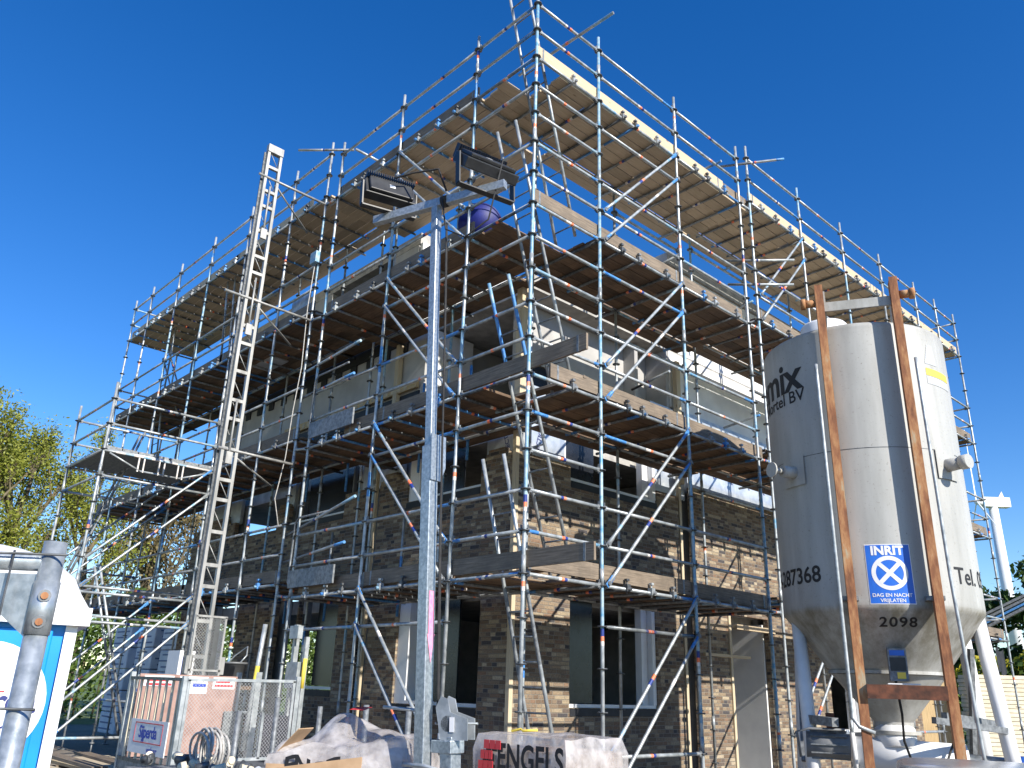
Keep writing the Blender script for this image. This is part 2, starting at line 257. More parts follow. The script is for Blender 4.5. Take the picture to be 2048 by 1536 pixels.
# ------------------------------------------------------------------ mesh builder (all coordinates are world coordinates)
def V(*a): return Vector(a[0] if len(a) == 1 else a)
class MB:
    def __init__(s): s.v = []; s.f = []; s.m = []; s.uv = []; s.sm = []
    def face(s, idx, mi=0, uv=None, smooth=False):
        s.f.append(idx); s.m.append(mi); s.uv.append(uv or [(0, 0)] * len(idx)); s.sm.append(smooth)
    def quad(s, a, b, c, d, mi=0, uv=None):
        n = len(s.v); s.v += [V(a), V(b), V(c), V(d)]
        if uv is None:
            w = (V(b) - V(a)).length; h = (V(d) - V(a)).length; uv = [(0, 0), (w, 0), (w, h), (0, h)]
        s.face((n, n + 1, n + 2, n + 3), mi, uv)
    def poly(s, pts, mi=0):
        n = len(s.v); s.v += [V(p) for p in pts]; s.face(tuple(range(n, n + len(pts))), mi)
    def frame(s, o, ax, ay, az, lx, ly, lz, mi=0):
        # oriented box: o is one corner, ax is the long axis (grain along it)
        o = V(o); ax = V(ax).normalized(); ay = V(ay).normalized(); az = V(az).normalized(); n = len(s.v)
        for k in range(2):
            for j in range(2):
                for i in range(2): s.v.append(o + ax * (lx * i) + ay * (ly * j) + az * (lz * k))
        q = rnd.random() * 37
        fl = ax.cross(ay).dot(az) < 0
        for idx, (da, db) in (((0, 2, 3, 1), (1, 0)), ((4, 5, 7, 6), (0, 1)), ((0, 1, 5, 4), (0, 2)), ((2, 6, 7, 3), (2, 0)), ((0, 4, 6, 2), (2, 1)), ((1, 3, 7, 5), (1, 2))):
            def coord(i, d): return ((i & 1) * lx, (i >> 1 & 1) * ly, (i >> 2) * lz)[d]
            # u always runs along the longer of the two face axes
            dims = (lx, ly, lz); u, w = (da, db) if dims[da] >= dims[db] else (db, da)
            ids = idx[::-1] if fl else idx
            s.face(tuple(n + i for i in ids), mi, [(coord(i, u) + q, coord(i, w) + q * 1.7) for i in ids])
    def box(s, lo, hi, mi=0):
        lo = V(lo); hi = V(hi); d = hi - lo
        if d.x >= d.y and d.x >= d.z: s.frame(lo, (1, 0, 0), (0, 1, 0), (0, 0, 1), d.x, d.y, d.z, mi)
        elif d.y >= d.z: s.frame(lo, (0, 1, 0), (0, 0, 1), (1, 0, 0), d.y, d.z, d.x, mi)
        else: s.frame(lo, (0, 0, 1), (1, 0, 0), (0, 1, 0), d.z, d.x, d.y, mi)
    def beam(s, p0, p1, w, h, mi=0, upv=(0, 0, 1)):
        p0 = V(p0); p1 = V(p1); ax = (p1 - p0); l = ax.length; ax.normalize()
        ay = V(upv).cross(ax)
        if ay.length < 1e-4: ay = V(1, 0, 0).cross(ax)
        ay.normalize(); az = ax.cross(ay)
        s.frame(p0 - ay * w / 2 - az * h / 2, ax, ay, az, l, w, h, mi)
    def tube(s, p0, p1, r, mi=0, n=8, r2=None, cap=True, segs=None):
        """segs: list of (t, material) - material holds from t on"""
        p0 = V(p0); p1 = V(p1); ax = p1 - p0; l = ax.length
        if l < 1e-6: return
        ax.normalize(); a = ax.orthogonal().normalized(); b = ax.cross(a); r2 = r if r2 is None else r2
        cuts = [(0.0, mi)] + sorted(segs or []) ; cuts = [c for c in cuts if c[0] < 1]
        ts = [c[0] for c in cuts] + [1.0]; base = len(s.v)
        for t in ts:
            rr = r + (r2 - r) * t; c = p0 + ax * (l * t)
            for k in range(n):
                an = 2 * PI * k / n; s.v.append(c + a * (rr * math.cos(an)) + b * (rr * math.sin(an)))
        for i in range(len(ts) - 1):
            for k in range(n):
                k2 = (k + 1) % n; q = base + i * n
                s.face((q + k, q + k2, q + n + k2, q + n + k), cuts[i][1], None, True)
        if cap:
            s.face(tuple(base + k for k in range(n))[::-1], cuts[0][1]); e = base + (len(ts) - 1) * n
            s.face(tuple(e + k for k in range(n)), cuts[-1][1])
    def path(s, pts, r, mi=0, n=6):
        pts = [V(p) for p in pts]; base = len(s.v); a = None
        for i, p in enumerate(pts):
            d = (pts[min(i + 1, len(pts) - 1)] - pts[max(i - 1, 0)]).normalized()
            a = d.orthogonal().normalized() if a is None else (a - d * a.dot(d)).normalized(); b = d.cross(a)
            for k in range(n):
                an = 2 * PI * k / n; s.v.append(p + a * (r * math.cos(an)) + b * (r * math.sin(an)))
        for i in range(len(pts) - 1):
            for k in range(n):
                k2 = (k + 1) % n; q = base + i * n; s.face((q + k, q + k2, q + n + k2, q + n + k), mi, None, True)
        s.face(tuple(base + k for k in range(n))[::-1], mi); e = base + (len(pts) - 1) * n; s.face(tuple(e + k for k in range(n)), mi)
    def lathe(s, c, prof, mi=0, n=48, a0=0, a1=2 * PI, smooth=True):
        c = V(c); base = len(s.v); full = abs(a1 - a0 - 2 * PI) < 1e-6; m = n if full else n + 1
        for (r, z) in prof:
            for k in range(m):
                an = a0 + (a1 - a0) * k / n; s.v.append(c + V(r * math.cos(an), r * math.sin(an), z))
        for i in range(len(prof) - 1):
            for k in range(n):
                k2 = (k + 1) % m; q = base + i * m; s.face((q + k, q + k2, q + m + k2, q + m + k), mi, None, smooth)
    def disc(s, c, ax, r, th, mi=0, n=12):
        c = V(c); ax = V(ax).normalized(); s.tube(c - ax * th / 2, c + ax * th / 2, r, mi, n)
    def prism(s, pts, d, mi=0):
        """polygon pts extruded by the vector d"""
        d = V(d); n = len(pts); base = len(s.v); s.v += [V(p) for p in pts] + [V(p) + d for p in pts]
        s.face(tuple(base + i for i in range(n))[::-1], mi); s.face(tuple(base + n + i for i in range(n)), mi)
        for i in range(n):
            j = (i + 1) % n; s.face((base + i, base + j, base + n + j, base + n + i), mi)
    def build(s, name, mats, parent=None, bevel=0):
        base = parent_base(parent) if parent else V(0, 0, 0)
        me = bpy.data.meshes.new(name); me.from_pydata([tuple(p - base) for p in s.v], [], s.f)
        if isinstance(mats, str): mats = [mats]
        for mn in mats: me.materials.append(MATS[mn])
        me.polygons.foreach_set('material_index', s.m); me.polygons.foreach_set('use_smooth', s.sm)
        ul = me.uv_layers.new(name='UVMap'); flat = []
        for u in s.uv:
            for a in u: flat += [a[0], a[1]]
        ul.data.foreach_set('uv', flat); me.update()
        o = bpy.data.objects.new(name, me); COL.objects.link(o)
        if parent: o.parent = parent
        if bevel:
            md = o.modifiers.new('bevel', 'BEVEL'); md.width = bevel; md.segments = 2; md.limit_method = 'ANGLE'
        return o
def parent_base(o):
    b = V(0, 0, 0)
    while o is not None: b = b + o.location; o = o.parent
    return b
def thing(name, label, cat, loc=(0, 0, 0), group=None):
    o = bpy.data.objects.new(name, None); COL.objects.link(o); o.location = loc; o.empty_display_size = 0.3
    o['label'] = label; o['category'] = cat
    if group: o['group'] = group
    return o
def tag(o, label, cat, group=None):
    o['label'] = label; o['category'] = cat
    if group: o['group'] = group
    return o
def struct(o): o['kind'] = 'structure'; return o
def limited(items, name, mats, parent):
    """items: list of (centre, function(mb)). The 100 nearest become parts, the rest one part of kind stuff"""
    items = sorted(items, key=lambda t: (t[0] - CAM).length)
    for c, fn in items[:100]:
        mb = MB(); fn(mb); mb.build(name, mats, parent)
    if len(items) > 100:
        mb = MB()
        for c, fn in items[100:]: fn(mb)
        o = mb.build(name, mats, parent); o['kind'] = 'stuff'
def text_faces(txt, size, bold=0.0, spacing=1.0, shear=0.0):
    """2-D triangulated outlines of the word: list of points, list of faces, width"""
    cu = bpy.data.curves.new('lettering', 'FONT'); cu.body = txt; cu.size = size; cu.offset = bold; cu.space_character = spacing; cu.shear = shear; cu.fill_mode = 'FRONT'; cu.resolution_u = 4
    ob = bpy.data.objects.new('lettering', cu); COL.objects.link(ob)
    bpy.context.view_layer.update(); dg = bpy.context.evaluated_depsgraph_get()
    me = bpy.data.meshes.new_from_object(ob.evaluated_get(dg)); bpy.data.objects.remove(ob); bpy.data.curves.remove(cu)
    bm = bmesh.new(); bm.from_mesh(me); bpy.data.meshes.remove(me)
    xs = [v.co.x for v in bm.verts]; x0, x1 = min(xs), max(xs)
    x = x0 + 0.05
    while x < x1:
        bmesh.ops.bisect_plane(bm, geom=bm.verts[:] + bm.edges[:] + bm.faces[:], plane_co=(x, 0, 0), plane_no=(1, 0, 0)); x += 0.05
    bm.verts.index_update(); P = [(v.co.x - x0, v.co.y) for v in bm.verts]; F = [[v.index for v in f.verts] for f in bm.faces]; bm.free()
    return P, F, x1 - x0
def put_text(mb, txt, size, fmap, mi=0, bold=0.0, spacing=1.0, shear=0.0, align='l'):
    P, F, w = text_faces(txt, size, bold, spacing, shear); off = {'l': 0, 'c': -w / 2, 'r': -w}[align]
    n = len(mb.v); mb.v += [V(fmap(x + off, y)) for x, y in P]
    for f in F: mb.face(tuple(n + i for i in f), mi)
def planar(o, ax, ay): o = V(o); ax = V(ax).normalized(); ay = V(ay).normalized(); return lambda x, y: o + ax * x + ay * y

# ------------------------------------------------------------------ ground, field
mb = MB(); mb.quad((-60, -60, 0), (60, -60, 0), (60, 60, 0), (-60, 60, 0)); struct(mb.build('ground', 'sandy_ground'))
mb = MB()
for x0, y0, x1, y1 in ((-3000, 22, 3000, 3000), (-3000, -3000, -26, 22)):
    mb.quad((x0, y0, 0.006), (x1, y0, 0.006), (x1, y1, 0.006), (x0, y1, 0.006))
struct(mb.build('field', 'grass_field'))
mb = MB()   # low far land to close the horizon
for k in range(120):
    a = 2 * PI * k / 120; a2 = 2 * PI * (k + 1) / 120; h = 9 + 3 * math.sin(k * 1.7) + 2 * math.sin(k * .53); h2 = 9 + 3 * math.sin((k + 1) % 120 * 1.7) + 2 * math.sin((k + 1) % 120 * .53)
    mb.quad((900 * math.cos(a2), 900 * math.sin(a2), -1), (900 * math.cos(a), 900 * math.sin(a), -1), (960 * math.cos(a), 960 * math.sin(a), h), (960 * math.cos(a2), 960 * math.sin(a2), h2))
struct(mb.build('hills', 'grass_field'))

# ------------------------------------------------------------------ the unfinished house
house = thing('unfinished_house', 'unfinished three storey house of brown brick behind the scaffolding', 'house', (-2, 1.75, 0))
def wall_pieces(mb, s0, s1, z0, z1, holes, put):
    """rectangle minus holes, cut into boxes by put(sa, sb, za, zb)"""
    ss = sorted({s0, s1} | {min(max(h[k], s0), s1) for h in holes for k in (0, 1)})
    for a, b in zip(ss, ss[1:]):
        if b - a < 1e-4: continue
        hs = sorted((h[2], h[3]) for h in holes if h[0] <= a + 1e-4 and h[1] >= b - 1e-4); z = z0
        for ha, hb in hs:
            if ha > z + 1e-4: put(a, b, z, min(ha, z1))
            z = max(z, hb)
        if z < z1 - 1e-4: put(a, b, z, z1)
def right_put(mb, X, th, mi=0): return lambda a, b, za, zb: mb.box((X - th, a, za), (X, b, zb), mi)
def left_put(mb, Y, th, mi=0): return lambda a, b, za, zb: mb.box((-b, Y, za), (-a, Y + th, zb), mi)
BT = 5.12
HR = [(2.95, 5.12, 1.40, 3.02), (2.95, 5.25, 4.86, 9), (7.42, 8.8, -1, 3.1), (5.9, 6.34, -1, 9)]
HR2 = [(11.2, 12.6, 0.9, 3.0), (10.4, 12.8, 4.86, 9)]
HL = [(2.74, 4.85, 1.36, 3.05), (5.72, 6.1, -1, 9), (6.75, 8.2, 1.5, 3.4), (8.25, 9.15, -1, 3.4), (10.85, 12.45, 0.2, 3.4), (2.85, 4.85, 4.68, 9), (6.9, 9.1, 4.76, 9), (9.6, 11.65, 4.72, 9)]
mb = MB(); wall_pieces(mb, 1.75, 6.34, 0, BT, HR, right_put(mb, -2, 0.1)); wall_pieces(mb, 6.34, 15.8, 0, 5.38, HR + HR2, right_put(mb, -2, 0.1)); mb.build('brick_wall', 'brick', house)
mb = MB(); wall_pieces(mb, 2.1, 13.95, 0, BT, HL, left_put(mb, 1.75, 0.1)); 
# stepped brickwork where the masons stopped
for x, w, n in ((-2.5, .5, 2), (-5.4, .6, 3), (-9.35, .5, 2), (-12.6, 1.0, 3)):
    for k in range(n): mb.box((x - w / 2 + k * .06, 1.75, BT + k * .06), (x + w / 2 - k * .06, 1.85, BT + k * .06 + .06))
mb.build('brick_wall', 'brick', house)
# inner leaf in grey blocks
def grow(hs): return [(h[0] - .05, h[1] + .05, h[2] - .03, h[3] + .02) for h in hs if h[1] - h[0] > .6]
mb = MB(); wall_pieces(mb, 2.1, 15.8, 0, 5.55, grow(HR + HR2), right_put(mb, -2.26, 0.12)); mb.build('inner_wall', 'block_grey', house)
mb = MB(); wall_pieces(mb, 2.4, 13.95, 0, 5.55, grow(HL), left_put(mb, 2.02, 0.12)); mb.build('inner_wall', 'block_grey', house)
# partitions that close the rooms off
mb = MB(); mb.box((-6.4, 2.2, .18), (-6.28, 9.5, 2.9)); mb.box((-2.4, 6.9, .18), (-6.2, 7.02, 2.9)); mb.box((-2.4, 9.5, .18), (-7.8, 9.62, 2.9)); mb.box((-9.6, 3.6, .18), (-6.5, 3.72, 2.9)); mb.build('partition', 'block_grey', house)
mb = MB(); mb.box((-6.4, 2.2, 3.24), (-6.28, 9.5, 5.55)); mb.box((-2.4, 6.2, 3.24), (-6.2, 6.32, 5.55)); mb.box((-13.5, 8.5, 3.24), (-6.5, 8.62, 5.55)); mb.box((-2.4, 11, 3.24), (-6.2, 11.12, 5.55)); mb.build('partition', 'block_grey', house)
for z0, z1, mate in ((0.02, .16, 'concrete'), (2.95, 3.22, 'concrete'), (5.58, 5.9, 'concrete'), (8.15, 8.42, 'concrete')):
    mb = MB(); mb.box((-13.9, 2.16, z0), (-2.4 if z0 < 8 else -2.17, 15.7, z1)); mb.build('floor_slab', mate, house)  # top slab reaches further out, an added overhang to shade the panels below
mb = MB(); mb.box((-13.95, 6.0, 10.15), (-2.1, 15.8, 10.4)); mb.box((-13.95, 1.9, 10.15), (-5.25, 5.99, 10.4)); mb.build('roof', 'concrete', house)
mb = MB(); mb.box((-14.0, 6.5, 0), (-13.9, 15.8, 5.6)); mb.box((-13.9, 15.7, 0), (-2.1, 15.8, 10.1)); mb.build('side_wall', 'block_grey', house)
# foil faced insulation above the brickwork
def foil(lo, hi): m_ = MB(); m_.box(lo, hi); return m_.build('insulation_board', 'foil', house)
foil((-2.2, 2.15, 5.12), (-2.12, 2.93, 5.72)); foil((-2.2, 1.98, 5.78), (-2.12, 3.1, 6.35)); foil((-2.86, 1.86, 5.12), (-2.2, 1.94, 5.8)); foil((-2.2, 5.3, 5.12), (-2.12, 6.3, 6.9)); foil((-2.2, 6.4, 5.3), (-2.12, 10.3, 6.95)); foil((-2.2, 12.9, 5.3), (-2.12, 15.6, 6.95))
foil((-6.5, 1.87, 5.12), (-5.2, 1.95, 5.75)); foil((-9.5, 1.87, 5.12), (-9.15, 1.95, 5.8)); foil((-13.9, 1.87, 5.12), (-11.7, 1.95, 5.8))
for txt, o, ax, ay in (('RECTICEL', (-2.3, 1.855, 5.2), (-.25, 0, .97), (-.97, 0, -.25)), ('RECTICEL', (-2.115, 2.3, 5.2), (0, .25, .97), (0, -.97, .25))):
    mb = MB(); put_text(mb, txt, .12, planar(V(o), ax, ay), 0, .002); mb.build('lettering', 'ink_navy', house)
mb = MB()
for y in (6.7, 7.3, 7.95, 8.6, 9.2):
    mb.lathe((-2.112, y, 6.1), [(0.0, 0), (.001, 0)], 0, 4)
    put_text(mb, 'c', .14, planar((-2.115, y, 5.75), (0, 1, 0), (0, 0, 1)), 0, .004)
    put_text(mb, 'n', .12, planar((-2.115, y, 6.62), (0, 1, 0), (0, 0, 1)), 0, .004)
mb.build('lettering', 'ink_navy', house)
# second floor panels
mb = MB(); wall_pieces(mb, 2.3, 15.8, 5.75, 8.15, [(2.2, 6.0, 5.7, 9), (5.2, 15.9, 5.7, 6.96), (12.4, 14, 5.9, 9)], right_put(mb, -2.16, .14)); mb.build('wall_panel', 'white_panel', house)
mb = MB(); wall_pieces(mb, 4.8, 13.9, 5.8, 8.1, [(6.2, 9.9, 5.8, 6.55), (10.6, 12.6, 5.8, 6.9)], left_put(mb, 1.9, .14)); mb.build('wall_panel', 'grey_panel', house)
mb = MB()
mb.box((-4.8, 2.05, 5.95), (-4.72, 3.0, 8.1)); mb.build('wall_panel', 'white_panel', house)
mb = MB(); mb.box((-2.8, 2.3, 7.05), (-2.68, 5.98, 8.14)); mb.box((-2.8, 2.3, 5.91), (-2.68, 5.98, 6.2)); mb.box((-2.8, 2.3, 6.2), (-2.68, 2.6, 7.05)); mb.box((-2.8, 5.6, 6.2), (-2.68, 5.98, 7.05)); mb.box((-2.68, 5.9, 5.91), (-2.17, 5.99, 8.14)); mb.build('wall_panel', 'grey_panel', house)
mb = MB(); mb.box((-2.79, 2.61, 6.21), (-2.72, 5.59, 7.04)); mb.build('pane', 'window_dark', house)
mb = MB()    # room seen through the open corner
mb.box((-5.2, 5.2, 5.95), (-2.4, 5.3, 8.12)); mb.box((-5.0, 3.0, 5.95), (-4.9, 5.1, 8.12)); mb.build('partition', 'grey_panel', house)
# black membrane strips, one of them with square teeth
mb = MB(); mb.box((-9.95, 1.87, 6.56), (-4.9, 1.897, 6.86)); mb.box((-13.9, 1.87, 6.0), (-9.96, 1.897, 6.3)); mb.box((-13.9, 1.86, 7.96), (-5.3, 1.895, 8.2))
for k in range(14): mb.box((-13.4 + k * .6, 1.864, 7.78), (-13.18 + k * .6, 1.896, 7.955))
mb.build('membrane_strip', 'black_membrane', house)
mb = MB(); mb.box((-2.12, 2.46, 6.02), (-2.09, 5.88, 6.55)); mb.build('membrane_strip', 'black_membrane', house)
mb = MB(); mb.box((-9.9, 1.8, 6.9), (-4.9, 1.86, 7.06)); 
for k in range(22): mb.box((-9.7 + k * .21, 1.79, 6.92), (-9.6 + k * .21, 1.799, 7.03), 1)
mb.build('timber_batten', ['osb', 'timber_pale'], house)
# timber posts and profiles
for lo, hi in (((-2.06, 1.69, 0), (-1.985, 1.765, 5.72)), ((-2.1, 1.72, 5.75), (-1.97, 1.85, 8.1)), ((-2.06, 5.93, 0), (-1.99, 6.0, 5.5)), ((-2.1, 6.02, 5.4), (-2.0, 6.14, 7.9)), ((-5.85, 1.7, 0), (-5.77, 1.76, 5.6)), ((-5.62, 1.78, 5.9), (-5.5, 1.88, 8.1)), ((-2.10, 7.34, 0), (-1.97, 7.41, 3.1)), ((-2.10, 8.81, 0), (-1.97, 8.9, 3.1)), ((-9.24, 1.7, 0), (-9.16, 1.76, 3.4))):
    mb = MB(); mb.box(lo, hi); mb.build('timber_post', 'timber_pale', house)
mb = MB(); mb.box((-2.05, 6.5, 2.31), (-1.95, 8.0, 2.36)); mb.box((-2.06, 7.6, 2.84), (-1.96, 9.0, 2.93)); mb.build('timber_batten', 'board_new', house)
# windows: white reveals, dark sills
def window_right(y0, y1, z0, z1):
    w = MB(); w.box((-2.24, y0 + .01, z0 - .02), (-2.03, y1 - .01, z0 + .03)); w = w.build('window', 'window_white', house)
    for nm, mt, lo, hi in (('reveal', 'window_white', (-2.25, y1 - .09, z0 + .03), (-2.02, y1 - .005, z1)), ('jamb', 'window_white', (-2.25, y1 - .26, z0 + .03), (-2.12, y1 - .1, z1)), ('jamb', 'window_white', (-2.25, y0 + .005, z0 + .05), (-2.16, y0 + .05, z1)), ('membrane', 'black_membrane', (-2.1, y0 + .01, z0 - .14), (-1.99, y1 - .01, z0 - .03)), ('pane', 'window_dark', (-2.3, y0 + .06, z0 + .04), (-2.27, y0 + (y1 - y0) * .38, z1))):
        g = MB(); g.box(lo, hi); g.build(nm, mt, w)
def window_left(x0, x1, z0, z1, white=True):
    w = MB(); w.box((x0 + .01, 1.79, z0 - .02), (x1 - .01, 2.0, z0 + .03)); w = w.build('window', 'window_white', house); jm = 'window_white' if white else 'grey_plastic'
    for nm, mt, lo, hi in (('jamb', jm, (x0 + .005, 1.79 if white else 1.9, z0 + .03), (x0 + (.3 if white else .07), 2.0, z1)), ('jamb', jm, (x1 - .05, 1.92, z0 + .05), (x1 - .005, 2.0, z1)), ('membrane', 'black_membrane', (x0 + .01, 1.74, z0 - .14), (x1 - .01, 1.86, z0 - .03)), ('pane', 'window_dark', (x0 + .31, 2.02, z0 + .04), (x0 + (x1 - x0) * (.62 if white else .97), 2.05, z1))):
        g = MB(); g.box(lo, hi); g.build(nm, mt, w)
window_right(2.95, 5.12, 1.42, 3.02); window_right(2.95, 5.25, 4.9, 5.72); window_right(10.4, 12.8, 4.9, 5.5); window_right(11.2, 12.6, 1.0, 3.0)
window_left(-4.85, -2.74, 1.38, 3.05); window_left(-4.85, -2.85, 4.7, 5.75); window_left(-9.1, -6.9, 4.78, 5.75, False); window_left(-8.2, -6.75, 1.54, 3.4, False)
# door opening on the right: pale lining boards
mb = MB(); mb.box((-2.9, 7.36, .16), (-2.27, 7.45, 3.0)); mb.box((-3.0, 8.76, .16), (-2.12, 8.86, 3.0)); mb.build('door_lining', 'white_panel', house)
for x, y, w, h in ((-3.6, 7.75, .26, 2.6), (-4.1, 7.2, .35, 2.7), (-3.3, 8.35, .2, 2.5), (-4.6, 8.6, .5, 2.75)):
    mb = MB(); mb.box((x, y, .165), (x + .05, y + w, h)); mb.build('inner_board', 'grey_panel', house)
# top storey, set back behind a corner terrace
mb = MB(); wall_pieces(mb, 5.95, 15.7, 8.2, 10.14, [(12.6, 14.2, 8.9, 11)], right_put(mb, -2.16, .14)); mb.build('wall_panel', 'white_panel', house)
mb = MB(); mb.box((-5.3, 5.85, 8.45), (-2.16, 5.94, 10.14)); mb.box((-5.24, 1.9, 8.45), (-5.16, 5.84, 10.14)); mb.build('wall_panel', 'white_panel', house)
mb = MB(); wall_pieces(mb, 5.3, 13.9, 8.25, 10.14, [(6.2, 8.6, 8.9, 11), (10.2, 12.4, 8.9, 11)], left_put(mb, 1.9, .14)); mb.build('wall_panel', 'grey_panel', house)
mb = MB(); mb.box((-13.9, 1.86, 8.62), (-5.35, 1.895, 8.86)); mb.build('membrane_strip', 'black_membrane', house)

# ------------------------------------------------------------------ scaffold
scaf = thing('scaffold', 'tall steel tube scaffold with timber decks wrapping both sides of the house', 'scaffold', (0, 0, 0))
PR = [0, 1.39, 3.43, 5.43, 5.81, 7.82, 9.76, 11.76, 13.8, 15.15, 16.47]
PL = [0, 1.37, 3.41, 5.40, 5.87, 7.28, 9.30, 11.28, 13.28, 15.22, 16.52]
LEV = [2.9, 5.4, 7.9, 10.4]; DIN = 1.4; TR = 0.0242
def off(face, i): return 0.0 if i < 4 else (0.205 if face == 'R' else 0.24)
def P(face, s, d, z): return V(-d, s, z) if face == 'R' else V(-s, d, z)
def rosette(mb, p):
    mb.disc(p, (0, 0, 1), 0.064, 0.012, 6, 10)
    for k in range(4):
        a = k * PI / 2 + .4; mb.disc(p + V(.045 * math.cos(a), .045 * math.sin(a), 0), (0, 0, 1), .014, .02, 6, 6)
def std_segs(z0, z1):
    segs = []; z = z0
    L = z1 - z0
    while z < z1:
        if rnd.random() < .22:
            w = rnd.uniform(.15, .45); c = rnd.choice([1, 2, 2, 1, 2]); segs += [((z - z0) / L, c), ((z + w - z0) / L, 0)]
        if rnd.random() < .34:
            zz = z + rnd.uniform(.7, .95)
            segs += [((zz - z0) / L, 5), ((zz + .05 - z0) / L, 3), ((zz + .11 - z0) / L, rnd.choice([0, 4])), ((zz + .2 - z0) / L, rnd.choice([0, 0, 2]))]
        z += rnd.choice([1.0, 1.5, 2.0])
    return [s for s in segs if 0 < s[0] < 1]
def standard(x, y, z0, ztop, zr0, full=True, n=10):
    mb = MB(); mb.tube((x, y, .28), (x, y, ztop), TR, 0, n, segs=std_segs(.28, ztop))
    z = zr0
    while z < ztop - .1:
        if z > .3: rosette(mb, V(x, y, z))
        z += .5
    z = zr0 + .6
    while z < ztop - .4:       # spigot collars
        mb.tube((x, y, z - .11), (x, y, z + .11), TR + .0045, 0, n); z += 2.0
    mb.tube((x, y, .03), (x, y, .34), .017, 7, 8); mb.disc((x, y, .26), (0, 0, 1), .05, .03, 7, 8); mb.box((x - .075, y - .075, .005), (x + .075, y + .075, .022), 7)
    mb.build('standard', SC, scaf)
for face, PP in (('R', PR), ('L', PL)):
    for i, s in enumerate(PP):
        if face == 'L' and i == 0: continue
        o = off(face, i); p = P(face, s, 0, 0); standard(p.x, p.y, 0, 11.4 + o + .28, .4 + o)
        if i >= 1 and not (face == 'L' and i == 1):
            p = P(face, s, DIN, 0); standard(p.x, p.y, 0, 10.55 + o + rnd.choice([0, .25, 0.9]), .4 + o, n=8)
def tape_segs(L):
    r = rnd.random(); m = .5 + rnd.uniform(-.06, .06); w = .055 / L; segs = []
    if r < .8:
        a, b = rnd.choice([(3, 4), (4, 3), (3, 0), (5, 3), (4, 5)]); segs = [(m - w, a), (m, b), (m + w, 0)]
        if rnd.random() < .3: segs = [(m - 2 * w, 5)] + segs
    if rnd.random() < .2: segs = [(.001, rnd.choice([1, 2])), (rnd.uniform(.1, .25), 0)] + segs
    if rnd.random() < .3: segs = segs + [(rnd.uniform(.82, .92), rnd.choice([1, 2]))]
    return segs
def rail(a, b, r=TR, n=8, dull=False):
    a = V(a); b = V(b); segs = tape_segs((b - a).length); dv = (b - a).normalized()
    def fn(mb):
        mb.tube(a + dv * .05, b - dv * .05, r, 0, n, segs=segs)
        for e, sg in ((a, 1), (b, -1)):
            mb.beam(e + dv * (.035 * sg), e + dv * (.095 * sg), .036, .062, 7)
            mb.beam(e + dv * (.058 * sg) + V(0, 0, -.05), e + dv * (.058 * sg) + V(0, 0, .075), .022, .008, 7, dv)
    return ((a + b) / 2, fn)
ledgers, guards, transoms, bearers, braces, toes, decks, brackets = [], [], [], [], [], [], [], []
for face, PP in (('R', PR), ('L', PL)):
    for i in range(len(PP) - 1):
        a, b = PP[i], PP[i + 1]
        oz = off(face, i + 1) if i == 3 else off(face, i)
        oo = off(face, i)
        if b - a < .6:       # the twin posts where two runs meet: short links
            for k, z in enumerate(LEV):
                ledgers.append(rail(P(face, a, 0, z), P(face, b, 0, z + oz - .2 + .02), n=6))
            continue
        for k, z in enumerate(LEV):
            ledgers.append(rail(P(face, a, 0, z + oo), P(face, b, 0, z + oo)))
            if i > 0 or face == 'R': ledgers.append(rail(P(face, max(a, 1.4), DIN, z + oo), P(face, b, DIN, z + oo))) if b > 1.5 else None
            if face == 'L' and 7 < b < 7.5 and False: continue
            for dz in (.5, 1.0): guards.append(rail(P(face, a, 0, z + oo + dz), P(face, b, 0, z + oo + dz)))
            if k > 0 and i > 1 and (i + k) % 3 != 0: guards.append(rail(P(face, a, DIN, z + oo - .5 if face == 'R' else z + oo + 1.0), P(face, b, DIN, z + oo - .5 if face == 'R' else z + oo + 1.0), n=6))
            if i == 1: guards.append(rail(P(face, a, 0, z - .5), P(face, b, 0, z - .5)))
            if i == 0 and face == 'R':
                for dz in (1.5, 2.0):
                    if z < 10: guards.append(rail(P(face, a, 0, z + dz), P(face, b, 0, z + dz)))
            if i == 0 and face == 'L' and z > 3: guards.append(rail(P(face, a, 0, z - .5), P(face, b, 0, z - .5)))
for i, (a, b) in enumerate(zip(PR, PR[1:])):   # foot ties
    if b - a > .6: ledgers.append(rail(P('R', a, 0, .9 + off('R', i)), P('R', b, 0, .9 + off('R', i)))) if i in (1, 4, 6) else None
for z in (.9 + .24,):
    for i in (4, 5, 6, 7): ledgers.append(rail(P('L', PL[i], 0, z), P('L', PL[i + 1], 0, z)))
ledgers.append(rail(P('R', 1.39, 0, 2.4), P('R', 3.43, 0, 2.4))); ledgers.append(rail(P('L', 3.41, 0, 2.4), P('L', 5.4, 0, 2.4)))
def bar(p, q, mi=0, r=TR, n=8, segs=None): p = V(p); q = V(q); return ((p + q) / 2, lambda mb: mb.tube(p, q, r, mi, n, segs=segs))
def coupler(mb, p, mi):
    mb.box((p.x - .035, p.y - .035, p.z - .05), (p.x + .035, p.y + .035, p.z + .045), mi)
    mb.tube(p + V(0, 0, -.08), p + V(0, 0, .11), .011, mi, 6); mb.box((p.x - .025, p.y - .025, p.z + .085), (p.x + .025, p.y + .025, p.z + .115), mi)
